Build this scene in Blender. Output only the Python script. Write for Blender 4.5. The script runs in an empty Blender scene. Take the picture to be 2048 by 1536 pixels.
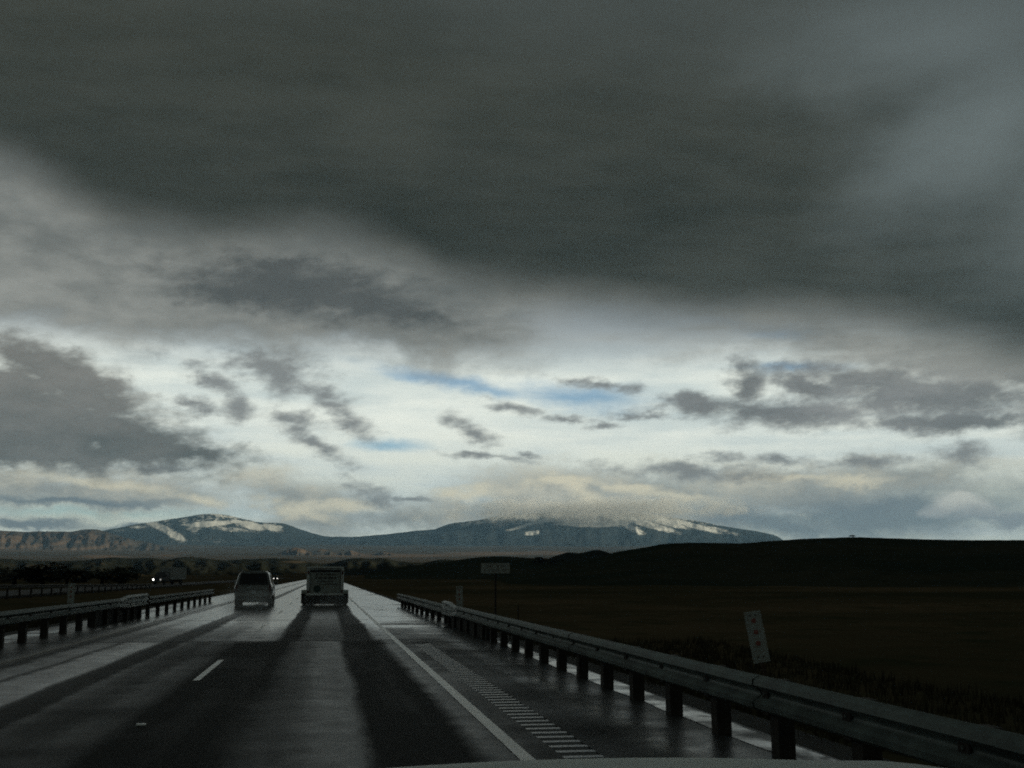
import bpy, math, random
import numpy as np
from mathutils import Vector, Matrix
from mathutils.bvhtree import BVHTree

random.seed(7)
RNG = np.random.default_rng(11)
S = bpy.context.scene
C = S.collection
R = math.radians

# ------------------------------------------------------------------ camera
EYE = 1.56
F_PX = 2199.0                                   # focal length in photo pixels (2048 wide)
PITCH, YAW = R(9.905), R(9.511)
cd = bpy.data.cameras.new('camera')
cam = bpy.data.objects.new('camera', cd)
C.objects.link(cam)
cd.sensor_width = 36.0
cd.lens = 36.0 * F_PX / 2048.0
cd.clip_start, cd.clip_end = 0.05, 200000.0
cam.location = (0, 0, EYE)
cam.rotation_euler = (R(90) + PITCH, 0, -YAW)
S.camera = cam

# ------------------------------------------------------------------ exposure
S.view_settings.view_transform = 'Standard'
S.view_settings.look = 'None'
S.view_settings.exposure = 0.0
S.view_settings.gamma = 1.0
S.view_settings.use_curve_mapping = False
S.render.engine = 'CYCLES'
S.cycles.use_denoising = False
S.cycles.max_bounces = 6
S.cycles.diffuse_bounces = 2
S.cycles.glossy_bounces = 3
S.cycles.transparent_max_bounces = 12
S.cycles.volume_bounces = 1
S.cycles.filter_width = 1.9

# ------------------------------------------------------------------ sun
SUN_AZ, SUN_EL = 142.0, 7.0                     # degrees right of the road's direction / above the horizon
sd = bpy.data.lights.new('sun', 'SUN')
sun = bpy.data.objects.new('sun', sd)
C.objects.link(sun)
sd.energy = 5.0
sd.angle = R(0.5)
sd.color = (1.0, 0.92, 0.68)
_d = Vector((math.sin(R(SUN_AZ)) * math.cos(R(SUN_EL)), math.cos(R(SUN_AZ)) * math.cos(R(SUN_EL)), math.sin(R(SUN_EL))))
sun.rotation_euler = _d.to_track_quat('Z', 'Y').to_euler()
sun.location = (300, -200, 200)


def photo_ray(x, y):
    """world direction seen at a point of the photograph"""
    a, b = (x - 1024) / F_PX, (768 - y) / F_PX
    s, c, S_, C_ = math.sin(YAW), math.cos(YAW), math.sin(PITCH), math.cos(PITCH)
    return (a * c - b * s * S_ + s * C_, -a * s - b * c * S_ + c * C_, b * C_ + S_)


def azel(x, y):
    d = photo_ray(x, y)
    return math.degrees(math.atan2(d[0], d[1])), math.degrees(math.atan2(d[2], math.hypot(d[0], d[1])))


# ------------------------------------------------------------------ node expressions
class NT:
    def __init__(self, tree):
        self.t = tree

    def node(self, kind, **kw):
        n = self.t.nodes.new(kind)
        for k, v in kw.items():
            setattr(n, k, v)
        return n

    def put(self, sock, v):
        if isinstance(v, V):
            self.t.links.new(v.s, sock)
        elif v is not None:
            if isinstance(v, tuple) and sock.type == 'RGBA' and len(v) == 3:
                v = v + (1.0,)
            sock.default_value = v

    def math(self, op, a, b=None, c=None, clamp=False):
        n = self.node('ShaderNodeMath', operation=op)
        n.use_clamp = clamp
        for i, v in enumerate((a, b, c)):
            if v is not None:
                self.put(n.inputs[i], v)
        return V(self, n.outputs[0])

    def xyz(self, x, y, z=0.0):
        n = self.node('ShaderNodeCombineXYZ')
        for i, v in enumerate((x, y, z)):
            self.put(n.inputs[i], v)
        return V(self, n.outputs[0])

    def sep(self, v):
        n = self.node('ShaderNodeSeparateXYZ')
        self.put(n.inputs[0], v)
        return [V(self, o) for o in n.outputs]

    def noise(self, vec, scale=1.0, detail=4.0, rough=0.55, dist=0.0, lac=2.0):
        n = self.node('ShaderNodeTexNoise')
        self.put(n.inputs['Vector'], vec)
        n.inputs['Scale'].default_value = scale
        n.inputs['Detail'].default_value = detail
        n.inputs['Roughness'].default_value = rough
        n.inputs['Lacunarity'].default_value = lac
        n.inputs['Distortion'].default_value = dist
        return V(self, n.outputs[0])

    def step(self, v, a, b, smooth=True):
        n = self.node('ShaderNodeMapRange')
        n.interpolation_type = 'SMOOTHSTEP' if smooth else 'LINEAR'
        n.clamp = True
        self.put(n.inputs[0], v)
        self.put(n.inputs[1], a)
        self.put(n.inputs[2], b)
        return V(self, n.outputs[0])

    def mix(self, f, a, b):
        n = self.node('ShaderNodeMix', data_type='RGBA')
        self.put(n.inputs[0], f)
        for i, v in ((6, a), (7, b)):
            if isinstance(v, V):
                self.put(n.inputs[i], v)
            else:
                n.inputs[i].default_value = tuple(v) + (1.0,)
        return V(self, n.outputs[2])

    def ramp(self, f, stops, interp='LINEAR'):
        n = self.node('ShaderNodeValToRGB')
        n.color_ramp.interpolation = interp
        e = n.color_ramp.elements
        while len(e) < len(stops):
            e.new(0.5)
        for k, (p, c) in zip(e, stops):
            k.position = p
            k.color = (c, c, c, 1) if not isinstance(c, tuple) else c + (1,)
        self.put(n.inputs[0], f)
        return V(self, n.outputs[0])

    def curve(self, v, pts, lo, hi, vlo, vhi):
        """piecewise smooth curve: v in [lo,hi] -> value in [vlo,vhi]"""
        n = self.node('ShaderNodeFloatCurve')
        m = n.mapping
        c = m.curves[0]
        P = [((x - lo) / (hi - lo), (y - vlo) / (vhi - vlo)) for x, y in pts]
        while len(c.points) < len(P):
            c.points.new(0.5, 0.5)
        for k, (x, y) in zip(c.points, P):
            k.location = (min(max(x, 0), 1), min(max(y, 0), 1))
            k.handle_type = 'AUTO'
        m.update()
        self.put(n.inputs[1], (v - lo) / (hi - lo))
        return V(self, n.outputs[0]) * (vhi - vlo) + vlo

    def ellipse(self, uv, cx, cy, rx, ry, rot=0.0):
        """1 at the centre of an ellipse, 0 at its rim, negative outside"""
        n = self.node('ShaderNodeMapping', vector_type='TEXTURE')
        self.put(n.inputs['Vector'], uv)
        n.inputs['Location'].default_value = (cx, cy, 0)
        n.inputs['Rotation'].default_value = (0, 0, R(rot))
        n.inputs['Scale'].default_value = (rx, ry, 1)
        l = self.node('ShaderNodeVectorMath', operation='LENGTH')
        self.t.links.new(n.outputs[0], l.inputs[0])
        return 1.0 - V(self, l.outputs['Value'])


class V:
    def __init__(self, nt, s):
        self.nt, self.s = nt, s

    def __add__(a, b): return a.nt.math('ADD', a, b)
    def __radd__(a, b): return a.nt.math('ADD', b, a)
    def __sub__(a, b): return a.nt.math('SUBTRACT', a, b)
    def __rsub__(a, b): return a.nt.math('SUBTRACT', b, a)
    def __mul__(a, b): return a.nt.math('MULTIPLY', a, b)
    def __rmul__(a, b): return a.nt.math('MULTIPLY', b, a)
    def __truediv__(a, b): return a.nt.math('DIVIDE', a, b)
    def max(a, b): return a.nt.math('MAXIMUM', a, b)
    def min(a, b): return a.nt.math('MINIMUM', a, b)
    def smax(a, b, k=0.15): return a.nt.math('SMOOTH_MAX', a, b, k)


# ------------------------------------------------------------------ sky: Nishita air behind layers of cloud
def build_sky():
    w = bpy.data.worlds.new('World')
    S.world = w
    w.use_nodes = True
    w.node_tree.nodes.clear()
    t = NT(w.node_tree)
    out = t.node('ShaderNodeOutputWorld')
    sky = t.node('ShaderNodeTexSky')
    sky.sky_type = 'NISHITA'
    sky.sun_disc = False
    sky.sun_elevation = R(SUN_EL)
    sky.sun_rotation = R(SUN_AZ)
    bg = t.node('ShaderNodeBackground')
    bg.inputs[1].default_value = 0.14
    t.t.links.new(sky.outputs[0], bg.inputs[0])

    sky.dust_density = 0.0
    sky.ozone_density = 3.0
    sky.altitude = 1000.0

    tc = t.node('ShaderNodeTexCoord')
    d = V(t, tc.outputs['Generated'])
    dx, dy, dz = t.sep(d)
    u = t.math('ARCTAN2', dx, dy) * 57.29578            # azimuth, degrees right of the road
    v = t.math('ARCSINE', dz) * 57.29578                # elevation
    # noise domains: cloud-deck plane, and horizon-stretched shells
    zz = dz.max(0.0) + 0.11
    plane = t.xyz(dx / zz, dy / zz, 0.3)
    shell = t.xyz(dx * 6.0, dy * 6.0, dz * 15.0)
    fine = t.xyz(dx * 10.0, dy * 10.0, dz * 17.0)
    n_plane = t.noise(plane, 0.9, 5, 0.5)
    n_plane2 = t.noise(plane, 2.6, 5, 0.58)
    n_shell = t.noise(shell, 1.3, 5, 0.6)

    def lay(under, c, a):
        """lay a cloud of colour c and cover a over the shader of what is behind it"""
        e = t.node('ShaderNodeBackground')
        t.put(e.inputs[0], c)
        e.inputs[1].default_value = 1.0
        ms = t.node('ShaderNodeMixShader')
        t.put(ms.inputs[0], a)
        if under is not None:
            t.t.links.new(under, ms.inputs[1])
        t.t.links.new(e.outputs[0], ms.inputs[2])
        return ms.outputs[0]

    def spots(rows, k=0.12, at=None):
        f = None
        for (x, y, rx, ry, rot) in rows:
            cx, cy = azel(x, y)
            ax, _ = azel(x + rx, y)
            _, ay = azel(x, y - ry)
            e = t.ellipse(at, cx, cy, abs(ax - cx), abs(ay - cy), -rot)
            f = e if f is None else f.smax(e, k)
        return f

    def edge(rows):
        pts = sorted(azel(x, y) for x, y in rows)
        lo, hi = -180.0, 180.0
        pts = [(-180, pts[0][1] - 2.5), (-95, pts[0][1] - 1.5), (-48, pts[0][1])] + pts + [(60, pts[-1][1] - 0.5), (110, pts[-1][1] - 2.0), (180, pts[0][1] - 2.5)]
        return t.curve(u, pts, lo, hi, -10, 40)

    # ================= the bright opening under the deck, ahead and all round =================
    n_fine = t.noise(fine, 2.2, 6, 0.64)
    n_fine2 = t.noise(fine, 3.1, 5, 0.62)
    slant = t.xyz(u * 0.55 + v * 0.35, v * 1.2 - u * 0.25, 0.0)
    n_rag = t.noise(slant, 1.2, 6, 0.60)
    streak = t.xyz(dx * 4.0 + dz * 6.0, dy * 4.0, dz * 34.0)
    n_streak = t.noise(streak, 1.1, 6, 0.55)
    uv = t.xyz(u + (n_fine - 0.5) * 2.2 + (n_shell - 0.5) * 1.6, v + (n_fine2 - 0.5) * 1.4)
    uvs = t.xyz(u + (n_fine - 0.5) * 1.3, v + (n_fine2 - 0.5) * 1.1)

    # --- thin high veil between the clear-blue gaps
    blue = spots([(1140, 792, 150, 26, 6), (930, 770, 170, 15, 10), (1180, 790, 90, 24, 0), (1200, 793, 60, 16, 0), (780, 890, 70, 16, 0),
                  (1560, 660, 120, 18, 10), (1600, 735, 100, 12, 0), (150, 1025, 260, 12, 0)], 0.25, uvs)
    veil = 1.0 - t.step(blue + (n_streak - 0.5) * 1.5 + (n_fine - 0.5) * 0.9, -0.6, 1.15) * 0.80
    white = t.mix(t.step(v + (n_streak - 0.5) * 5.0, 0.5, 8.0), (0.66, 0.70, 0.57), (0.93, 0.97, 0.87))
    white = t.mix(t.step(n_streak * 0.8 + n_fine * 0.2, 0.38, 0.66), white, (0.66, 0.74, 0.71))
    white = t.mix(t.step(v, 9.5, 13.5), white, (0.34, 0.40, 0.44))
    sh = lay(bg.outputs[0], white, veil)

    # --- warm sunlit banks low over the mountains
    low = spots([(100, 980, 420, 42, 2), (330, 985, 130, 30, 4), (600, 1000, 170, 50, 12), (640, 1045, 130, 36, 0), (1120, 985, 210, 52, 0), (1330, 985, 240, 46, 6),
                 (1560, 980, 280, 50, 4), (1800, 955, 280, 44, 0), (1000, 1020, 200, 44, 0), (1250, 1030, 280, 46, 0), (800, 1040, 200, 24, 0), (-300, 980, 420, 60, 0)], 0.3, uv)
    a = t.step(low + (n_fine - 0.5) * 1.9 + (n_shell - 0.5) * 0.8, -0.45, 0.75)
    lit = t.step(n_fine * 0.75 + n_shell * 0.45 + (v - 3.2) * 0.03, 0.48, 0.86)
    sh = lay(sh, t.mix(lit, (0.26, 0.275, 0.255), (0.64, 0.61, 0.48)), a * 0.92)
    bright = spots([(405, 1000, 55, 12, 10), (590, 1022, 100, 18, 12), (1170, 985, 70, 18, 30), (1260, 975, 100, 11, 5), (1340, 992, 120, 14, 10), (1130, 965, 80, 10, 0), (690, 1015, 70, 14, 0),
                    (1560, 955, 170, 9, 5), (1710, 965, 70, 12, 0), (200, 965, 160, 10, 5), (940, 985, 70, 16, 0)], 0.1, uvs)
    sh = lay(sh, (0.80, 0.74, 0.54), t.step(bright + (n_rag - 0.5) * 1.6 + (n_fine - 0.5) * 1.4, -0.35, 0.95) * 0.80)
    # grey-blue rain haze low on the right, a grey tongue on the left
    slate = spots([(1780, 1025, 420, 62, -3), (2300, 1010, 500, 90, 0), (1560, 1050, 220, 34, 8), (120, 1003, 280, 12, 0), (300, 1055, 140, 10, 0), (60, 1048, 160, 12, 0), (-300, 1030, 300, 20, 0)], 0.3, uv)
    sh = lay(sh, t.mix(n_shell, (0.10, 0.135, 0.16), (0.20, 0.235, 0.25)), t.step(slate + (n_shell - 0.5) * 1.3 + (n_fine - 0.5) * 0.5, -0.35, 0.75) * 0.92)
    puff = spots([(1925, 1012, 66, 28, 10), (1962, 1024, 54, 26, 30), (1890, 1020, 50, 16, 0), (1925, 996, 34, 16, 0), (2020, 1038, 70, 14, 0)], 0.2, uvs)
    pc = t.mix(t.step(v + (n_fine - 0.5) * 1.5, azel(1940, 1045)[1], azel(1940, 985)[1]), (0.28, 0.31, 0.32), (0.62, 0.63, 0.56))
    sh = lay(sh, pc, t.step(puff + (n_fine2 - 0.5) * 1.2, -0.25, 0.45) * 0.95)
    # --- ragged scraps of fair-weather grey
    scraps = spots([(420, 762, 90, 20, 28), (560, 745, 90, 46, 10), (625, 775, 90, 26, 25), (530, 725, 100, 30, 0), (400, 808, 60, 15, 10), (477, 815, 40, 26, 30), (580, 838, 66, 20, 10),
                    (690, 835, 72, 24, 32), (630, 888, 95, 18, 33), (950, 865, 66, 20, 32), (962, 913, 90, 8, 5), (1030, 820, 64, 12, 10), (1205, 850, 40, 9, 0), (1440, 915, 60, 11, 0),
                    (1140, 838, 50, 8, 0), (1290, 830, 80, 9, 0), (740, 985, 60, 20, 20), (820, 1000, 60, 7, 0), (1400, 945, 200, 18, 4), (1560, 918, 60, 10, 0), (1720, 925, 80, 14, 0),
                    (1930, 908, 54, 24, 0), (320, 943, 60, 9, 0), (1060, 910, 24, 6, 0), (1210, 770, 90, 10, 8)], 0.05, uvs)
    sh = lay(sh, t.mix(n_fine, (0.25, 0.265, 0.265), (0.165, 0.17, 0.165)), t.step(scraps * 1.1 + (n_rag - 0.5) * 3.0 + (n_fine - 0.5) * 0.8, -0.55, 1.15) * 0.92)
    # --- heavier masses left and right
    left = spots([(60, 830, 330, 110, 10), (185, 872, 120, 56, 0), (40, 770, 140, 50, 10), (230, 870, 260, 70, 12), (130, 755, 250, 60, 22), (330, 905, 190, 28, 0), (60, 900, 420, 44, 0), (-300, 830, 500, 130, 0)], 0.2, uv)
    right = spots([(1860, 790, 360, 68, 6), (1560, 826, 260, 34, 4), (2000, 740, 300, 40, 8), (1620, 775, 100, 36, 20), (1750, 760, 220, 34, 10), (1900, 845, 280, 24, 2), (1490, 765, 50, 54, 30), (2300, 810, 400, 80, 0), (1390, 805, 70, 22, 0)], 0.2, uv)
    core = t.step(n_shell * 0.55 + n_fine * 0.45, 0.36, 0.68)
    up = t.step(v, azel(100, 900)[1], azel(100, 730)[1])
    sh = lay(sh, t.mix(core * 0.45 + up * 0.35 + (n_rag - 0.4) * 0.6, (0.072, 0.078, 0.072), (0.225, 0.218, 0.198)), t.step(left + (n_rag - 0.5) * 1.2 + (n_fine - 0.5) * 0.8 + (n_shell - 0.5) * 0.4, -0.25, 0.6) * 0.97)
    sh = lay(sh, t.mix(core * 0.7 + (n_rag - 0.4) * 0.7, (0.105, 0.112, 0.112), (0.27, 0.275, 0.27)), t.step(right + (n_rag - 0.5) * 1.5 + (n_fine - 0.5) * 0.6 + (n_shell - 0.5) * 0.5, -0.35, 0.75) * 0.95)
    # --- middle deck, lighter, torn along its lower edge
    e2 = edge([(-300, 640), (0, 660), (100, 675), (200, 695), (300, 705), (460, 705), (560, 712), (680, 712), (800, 735), (900, 745), (1000, 740), (1080, 718), (1200, 700), (1350, 715), (1500, 705), (1650, 735), (1850, 760), (2048, 780), (2400, 790)])
    a = t.step(v - e2 + (n_fine - 0.5) * 3.0 + (n_shell - 0.5) * 3.0, -0.9, 1.5)
    c2 = t.mix(t.step(n_shell * 0.5 + n_fine * 0.25 + n_plane2 * 0.3 + (e2 - v) * 0.014, 0.34, 0.66), (0.14, 0.148, 0.137), (0.325, 0.33, 0.30))
    holes = t.step(n_streak * 0.6 + n_shell * 0.4, 0.42, 0.62) * t.step(u, 5.0, 14.0) * t.step(v - e2, 4.5, 1.0)
    sh = lay(sh, c2, a * (1.0 - holes * 0.6) * 0.97)
    lump = spots([(600, 575, 220, 52, 4), (720, 605, 160, 34, 10), (480, 585, 120, 26, 0), (560, 530, 80, 16, 0), (820, 625, 80, 14, 10)], 0.2, uv)
    sh = lay(sh, t.mix(n_fine, (0.048, 0.054, 0.053), (0.098, 0.104, 0.10)), t.step(lump + (n_rag - 0.5) * 1.7 + (n_fine - 0.5) * 0.9, -0.65, 0.65) * 0.93)

    # --- well away from this opening the same cloud closes in, grey and plain
    far = t.step(t.math('ABSOLUTE', u - 9.0), 36.0, 75.0)
    sh = lay(sh, t.mix(n_shell, (0.045, 0.05, 0.048), (0.10, 0.105, 0.10)), far)
    # ================= the dark storm deck overhead =================
    e3 = edge([(-300, 230), (0, 330), (150, 415), (300, 470), (420, 490), (600, 490), (760, 515), (900, 570), (1050, 600), (1200, 620), (1400, 640), (1600, 640), (1750, 655), (1900, 690), (2048, 730), (2400, 790)])
    a = t.step(v - e3 + (n_shell - 0.5) * 2.8 + (n_plane2 - 0.5) * 0.8, -1.3, 2.2)
    n_plane3 = t.noise(t.xyz(dx / zz * 1.0, dy / zz * 2.2, 0.7), 5.5, 5, 0.62)
    pl = t.step(n_plane * 0.6 + n_plane2 * 0.3 + n_plane3 * 0.25, 0.36, 0.80)
    dark = t.mix(pl, (0.0205, 0.0225, 0.0160), (0.055, 0.0585, 0.0470))
    uvd = t.xyz(u + (n_shell - 0.5) * 4.0, v + (n_plane2 - 0.5) * 2.0)
    pale = spots([(1990, 230, 330, 190, -30), (1900, 60, 380, 150, 0), (2350, 300, 500, 250, -20)], 0.4, uvd)
    dark = t.mix(t.step(pale + (n_plane2 - 0.5) * 0.6 + (n_shell - 0.5) * 0.5, -0.7, 1.2), dark, (0.142, 0.168, 0.166))
    dark = t.mix(t.step(v - e3, 9.0, 17.0) * 0.5, dark, (0.068, 0.08, 0.078))
    sh = lay(sh, dark, a)
    # nothing but gloom below the land
    sh = lay(sh, (0.03, 0.03, 0.028), t.step(v, -1.5, -2.5))
    t.t.links.new(sh, out.inputs[0])


build_sky()

# ------------------------------------------------------------------ object helpers


def link(o, parent=None):
    C.objects.link(o)
    if parent is not None:
        o.parent = parent
    return o


class MB:
    """collects faces for one mesh"""
    def __init__(self):
        self.v, self.f = [], []

    def add(self, verts, faces):
        n = len(self.v)
        self.v += [tuple(p) for p in verts]
        self.f += [tuple(i + n for i in f) for f in faces]
        return self

    def box(self, x0, x1, y0, y1, z0, z1, ch=0.0, m=None):
        if ch <= 0:
            vs = [(x, y, z) for z in (z0, z1) for y in (y0, y1) for x in (x0, x1)]
            fs = [(0, 2, 3, 1), (4, 5, 7, 6), (0, 1, 5, 4), (2, 6, 7, 3), (0, 4, 6, 2), (1, 3, 7, 5)]
        else:
            vs = []
            for z, c in ((z0, ch), (z0 + ch, 0), (z1 - ch, 0), (z1, ch)):
                k = ch
                a, b, p, q = x0 + c, x1 - c, y0 + c, y1 - c
                vs += [(a + k, p, z), (b - k, p, z), (b, p + k, z), (b, q - k, z), (b - k, q, z), (a + k, q, z), (a, q - k, z), (a, p + k, z)]
            fs = [tuple(range(7, -1, -1)), tuple(range(24, 32))]
            for r in range(3):
                for i in range(8):
                    j = (i + 1) % 8
                    fs.append((r * 8 + i, r * 8 + j, r * 8 + 8 + j, r * 8 + 8 + i))
        if m is not None:
            vs = [tuple(m @ Vector(p)) for p in vs]
        return self.add(vs, fs)

    def tube(self, p, q, r0, r1=None, n=8, cap=True):
        r1 = r0 if r1 is None else r1
        p, q = Vector(p), Vector(q)
        d = (q - p).normalized()
        a = d.orthogonal().normalized()
        b = d.cross(a)
        vs = []
        for c, r in ((p, r0), (q, r1)):
            for i in range(n):
                t = 2 * math.pi * i / n
                vs.append(c + (a * math.cos(t) + b * math.sin(t)) * r)
        fs = [(i, (i + 1) % n, n + (i + 1) % n, n + i) for i in range(n)]
        if cap:
            fs += [tuple(range(n - 1, -1, -1)), tuple(range(n, 2 * n))]
        return self.add(vs, fs)

    def lathe(self, prof, n=20, axis='x', at=(0, 0, 0)):
        """profile of (along, radius) turned about an axis"""
        vs, fs = [], []
        for h, r in prof:
            for i in range(n):
                t = 2 * math.pi * i / n
                p = (h, r * math.cos(t), r * math.sin(t)) if axis == 'x' else ((r * math.cos(t), h, r * math.sin(t)) if axis == 'y' else (r * math.cos(t), r * math.sin(t), h))
                vs.append((p[0] + at[0], p[1] + at[1], p[2] + at[2]))
        for k in range(len(prof) - 1):
            for i in range(n):
                j = (i + 1) % n
                fs.append((k * n + i, k * n + j, k * n + n + j, k * n + n + i))
        fs += [tuple(range(n - 1, -1, -1)), tuple(range((len(prof) - 1) * n, len(prof) * n))]
        return self.add(vs, fs)

    def loft(self, rings, closed=True, caps=True):
        n = len(rings[0])
        vs = [p for r in rings for p in r]
        fs = []
        for k in range(len(rings) - 1):
            for i in range(n if closed else n - 1):
                j = (i + 1) % n
                fs.append((k * n + i, k * n + j, k * n + n + j, k * n + n + i))
        if caps and closed:
            fs += [tuple(range(n - 1, -1, -1)), tuple(range((len(rings) - 1) * n, len(rings) * n))]
        return self.add(vs, fs)

    def slab(self, quad, th):
        """a four-cornered plate given by its outer corners and a thickness (inwards)"""
        q = [Vector(p) for p in quad]
        n = (q[1] - q[0]).cross(q[3] - q[0]).normalized()
        return self.add(q + [p - n * th for p in q], [(0, 1, 2, 3), (7, 6, 5, 4), (0, 4, 5, 1), (1, 5, 6, 2), (2, 6, 7, 3), (3, 7, 4, 0)])

    def mesh(self, name, smooth=False, fix=True):
        me = bpy.data.meshes.new(name)
        me.from_pydata(self.v, [], self.f)
        if fix:
            import bmesh
            bm = bmesh.new()
            bm.from_mesh(me)
            bmesh.ops.recalc_face_normals(bm, faces=bm.faces)
            bm.to_mesh(me)
            bm.free()
        if smooth:
            me.shade_smooth()
            try:
                me.set_sharp_from_angle(angle=R(38))
            except Exception:
                pass
        return me

    def build(self, name, mat, parent=None, smooth=False, fix=True):
        me = self.mesh(name, smooth, fix)
        me.materials.append(mat)
        return link(bpy.data.objects.new(name, me), parent)


def thing(name, label, cat, loc=(0, 0, 0), rz=0.0, group=None):
    o = bpy.data.objects.new(name, None)
    o.empty_display_size = 0.2
    link(o)
    o.location = loc
    o.rotation_euler = (0, 0, rz)
    tag(o, label, cat, group)
    return o


def tag(o, label, cat, group=None):
    o['label'], o['category'] = label, cat
    if group:
        o['group'] = group
    return o


def structure(o):
    o['kind'] = 'structure'
    return o


def copy_tree(o, parent=None):
    c = o.copy()
    link(c, parent)
    for ch in list(o.children):
        copy_tree(ch, c)
    return c


# ------------------------------------------------------------------ materials
def material(name, col, rough=0.6, metal=0.0, spec=0.5, var=0.15, scale=3.0, bump=0.0, emit=None, power=0.0, coat=0.0, ior=1.45):
    m = bpy.data.materials.new(name)
    m.use_nodes = True
    t = NT(m.node_tree)
    b = m.node_tree.nodes['Principled BSDF']
    tc = t.node('ShaderNodeTexCoord')
    n = t.noise(V(t, tc.outputs['Object']), scale, 6, 0.6, 0.2)
    lo = tuple(c * (1 - var) for c in col)
    hi = tuple(min(1, c * (1 + var)) for c in col)
    t.put(b.inputs['Base Color'], t.mix(t.step(n, 0.3, 0.7), lo, hi))
    t.put(b.inputs['Roughness'], t.math('ADD', (n - 0.5) * (0.35 * rough), rough, clamp=True))
    b.inputs['Metallic'].default_value = metal
    b.inputs['Specular IOR Level'].default_value = spec
    b.inputs['IOR'].default_value = ior
    b.inputs['Coat Weight'].default_value = coat
    if bump:
        bn = t.node('ShaderNodeBump')
        bn.inputs['Strength'].default_value = bump
        bn.inputs['Distance'].default_value = 0.02
        t.put(bn.inputs['Height'], t.noise(V(t, tc.outputs['Object']), scale * 6, 5, 0.6))
        t.t.links.new(bn.outputs[0], b.inputs['Normal'])
    if emit:
        b.inputs['Emission Color'].default_value = tuple(emit) + (1,)
        b.inputs['Emission Strength'].default_value = power
    return m


M = {}
M['galv'] = material('galvanised_steel', (0.115, 0.14, 0.125), 0.55, 0.2, 0.28, 0.4, 2.2, 0.15)
M['galv_bright'] = material('pale_steel', (0.42, 0.44, 0.42), 0.35, 0.5, 0.5, 0.2, 3)  # paler, smoother steel for the end shoes
M['galv_end'] = material('shining_end_steel', (0.24, 0.265, 0.25), 0.45, 0.35, 0.4, 0.25, 3)  # shine of the end panels put into a lighter steel colour
M['rail_far'] = material('weathered_far_rail', (0.07, 0.07, 0.06), 0.7, 0.1, 0.2, 0.3, 2)
M['timber'] = material('wet_timber', (0.045, 0.038, 0.030), 0.8, 0, 0.25, 0.4, 6, 0.4)
M['white_sheet'] = material('sign_sheeting', (0.38, 0.40, 0.355), 0.6, 0, 0.2, 0.15, 5)
M['sign_back'] = material('sign_ink', (0.05, 0.05, 0.045), 0.6, 0, 0.3)
M['red_disc'] = material('red_reflector', (0.30, 0.10, 0.075), 0.6, 0, 0.5)
M['hole'] = material('bolt_dark', (0.02, 0.02, 0.02), 0.7, 0.3)
M['steel_post'] = material('rusty_steel_post', (0.09, 0.065, 0.045), 0.7, 0.4, 0.4, 0.35, 8)
M['suv_paint'] = material('silver_paint', (0.14, 0.15, 0.14), 0.30, 0.35, 0.5, 0.08, 1.5, coat=0.4)
M['glass'] = material('dark_glass', (0.004, 0.005, 0.005), 0.10, 0, 0.35, 0.1, 1)
M['plastic'] = material('black_plastic', (0.018, 0.018, 0.018), 0.55, 0, 0.4)
M['rubber'] = material('tyre_rubber', (0.014, 0.014, 0.014), 0.75, 0, 0.3)
M['rim'] = material('alloy_rim', (0.40, 0.40, 0.40), 0.35, 0.8)
M['tail_red'] = material('tail_lamp_red', (0.07, 0.010, 0.008), 0.3, 0, 0.5)
M['amber'] = material('amber_lens', (0.40, 0.12, 0.01), 0.25)
M['plate'] = material('licence_plate_white', (0.45, 0.46, 0.46), 0.4)
M['bumper_pale'] = material('pale_bumper', (0.30, 0.31, 0.29), 0.35, 0.2, 0.5, 0.1, 3)
M['trailer_white'] = material('trailer_white', (0.42, 0.44, 0.40), 0.5, 0, 0.4, 0.18, 2)
M['trailer_door'] = material('trailer_door_grey', (0.29, 0.31, 0.27), 0.55, 0, 0.4, 0.2, 3)
M['trailer_trim'] = material('trailer_trim', (0.62, 0.64, 0.58), 0.4, 0.0, 0.5, 0.15, 4)
M['ink_green'] = material('faded_green_print', (0.03, 0.06, 0.05), 0.5)
M['lamp'] = material('headlamp_lit', (0.8, 0.8, 0.8), 0.3, emit=(1.0, 0.97, 0.9), power=5.0)
M['lamp_dim'] = material('headlamp_dim', (0.5, 0.5, 0.5), 0.3, emit=(1.0, 0.97, 0.9), power=0.35)
M['truck_dark'] = material('truck_dark_paint', (0.03, 0.032, 0.035), 0.35, 0, 0.5)
M['truck_box'] = material('truck_box_white', (0.28, 0.30, 0.28), 0.5, 0, 0.4)
M['hood'] = material('bonnet_paint', (0.48, 0.50, 0.45), 0.5, 0.0, 0.35, 0.05, 1.0, coat=0.0)
M['bark'] = material('bark', (0.06, 0.045, 0.033), 0.9, 0, 0.2, 0.3, 12, 0.4)
M['leaf'] = material('dull_foliage', (0.040, 0.048, 0.030), 0.8, 0, 0.2, 0.45, 0.9)
M['straw'] = material('dead_grass', (0.055, 0.048, 0.026), 0.9, 0, 0.15, 0.5, 0.6)
M['marker'] = material('pavement_marker', (0.55, 0.55, 0.50), 0.3)


def paint_material():
    m = bpy.data.materials.new('worn_road_paint')
    m.use_nodes = True
    t = NT(m.node_tree)
    b = m.node_tree.nodes['Principled BSDF']
    tc = t.node('ShaderNodeTexCoord')
    p = V(t, tc.outputs['Object'])
    n = t.noise(p, 5.0, 6, 0.65)
    big = t.noise(p, 0.35, 4, 0.5)
    w = t.step(n * 0.7 + big * 0.4, 0.36, 0.62)
    t.put(b.inputs['Base Color'], t.mix(w, (0.11, 0.105, 0.09), (0.56, 0.54, 0.46)))
    t.put(b.inputs['Roughness'], 0.22 + n * 0.25)
    b.inputs['IOR'].default_value = 1.42
    return m


M['paint'] = paint_material()


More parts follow.
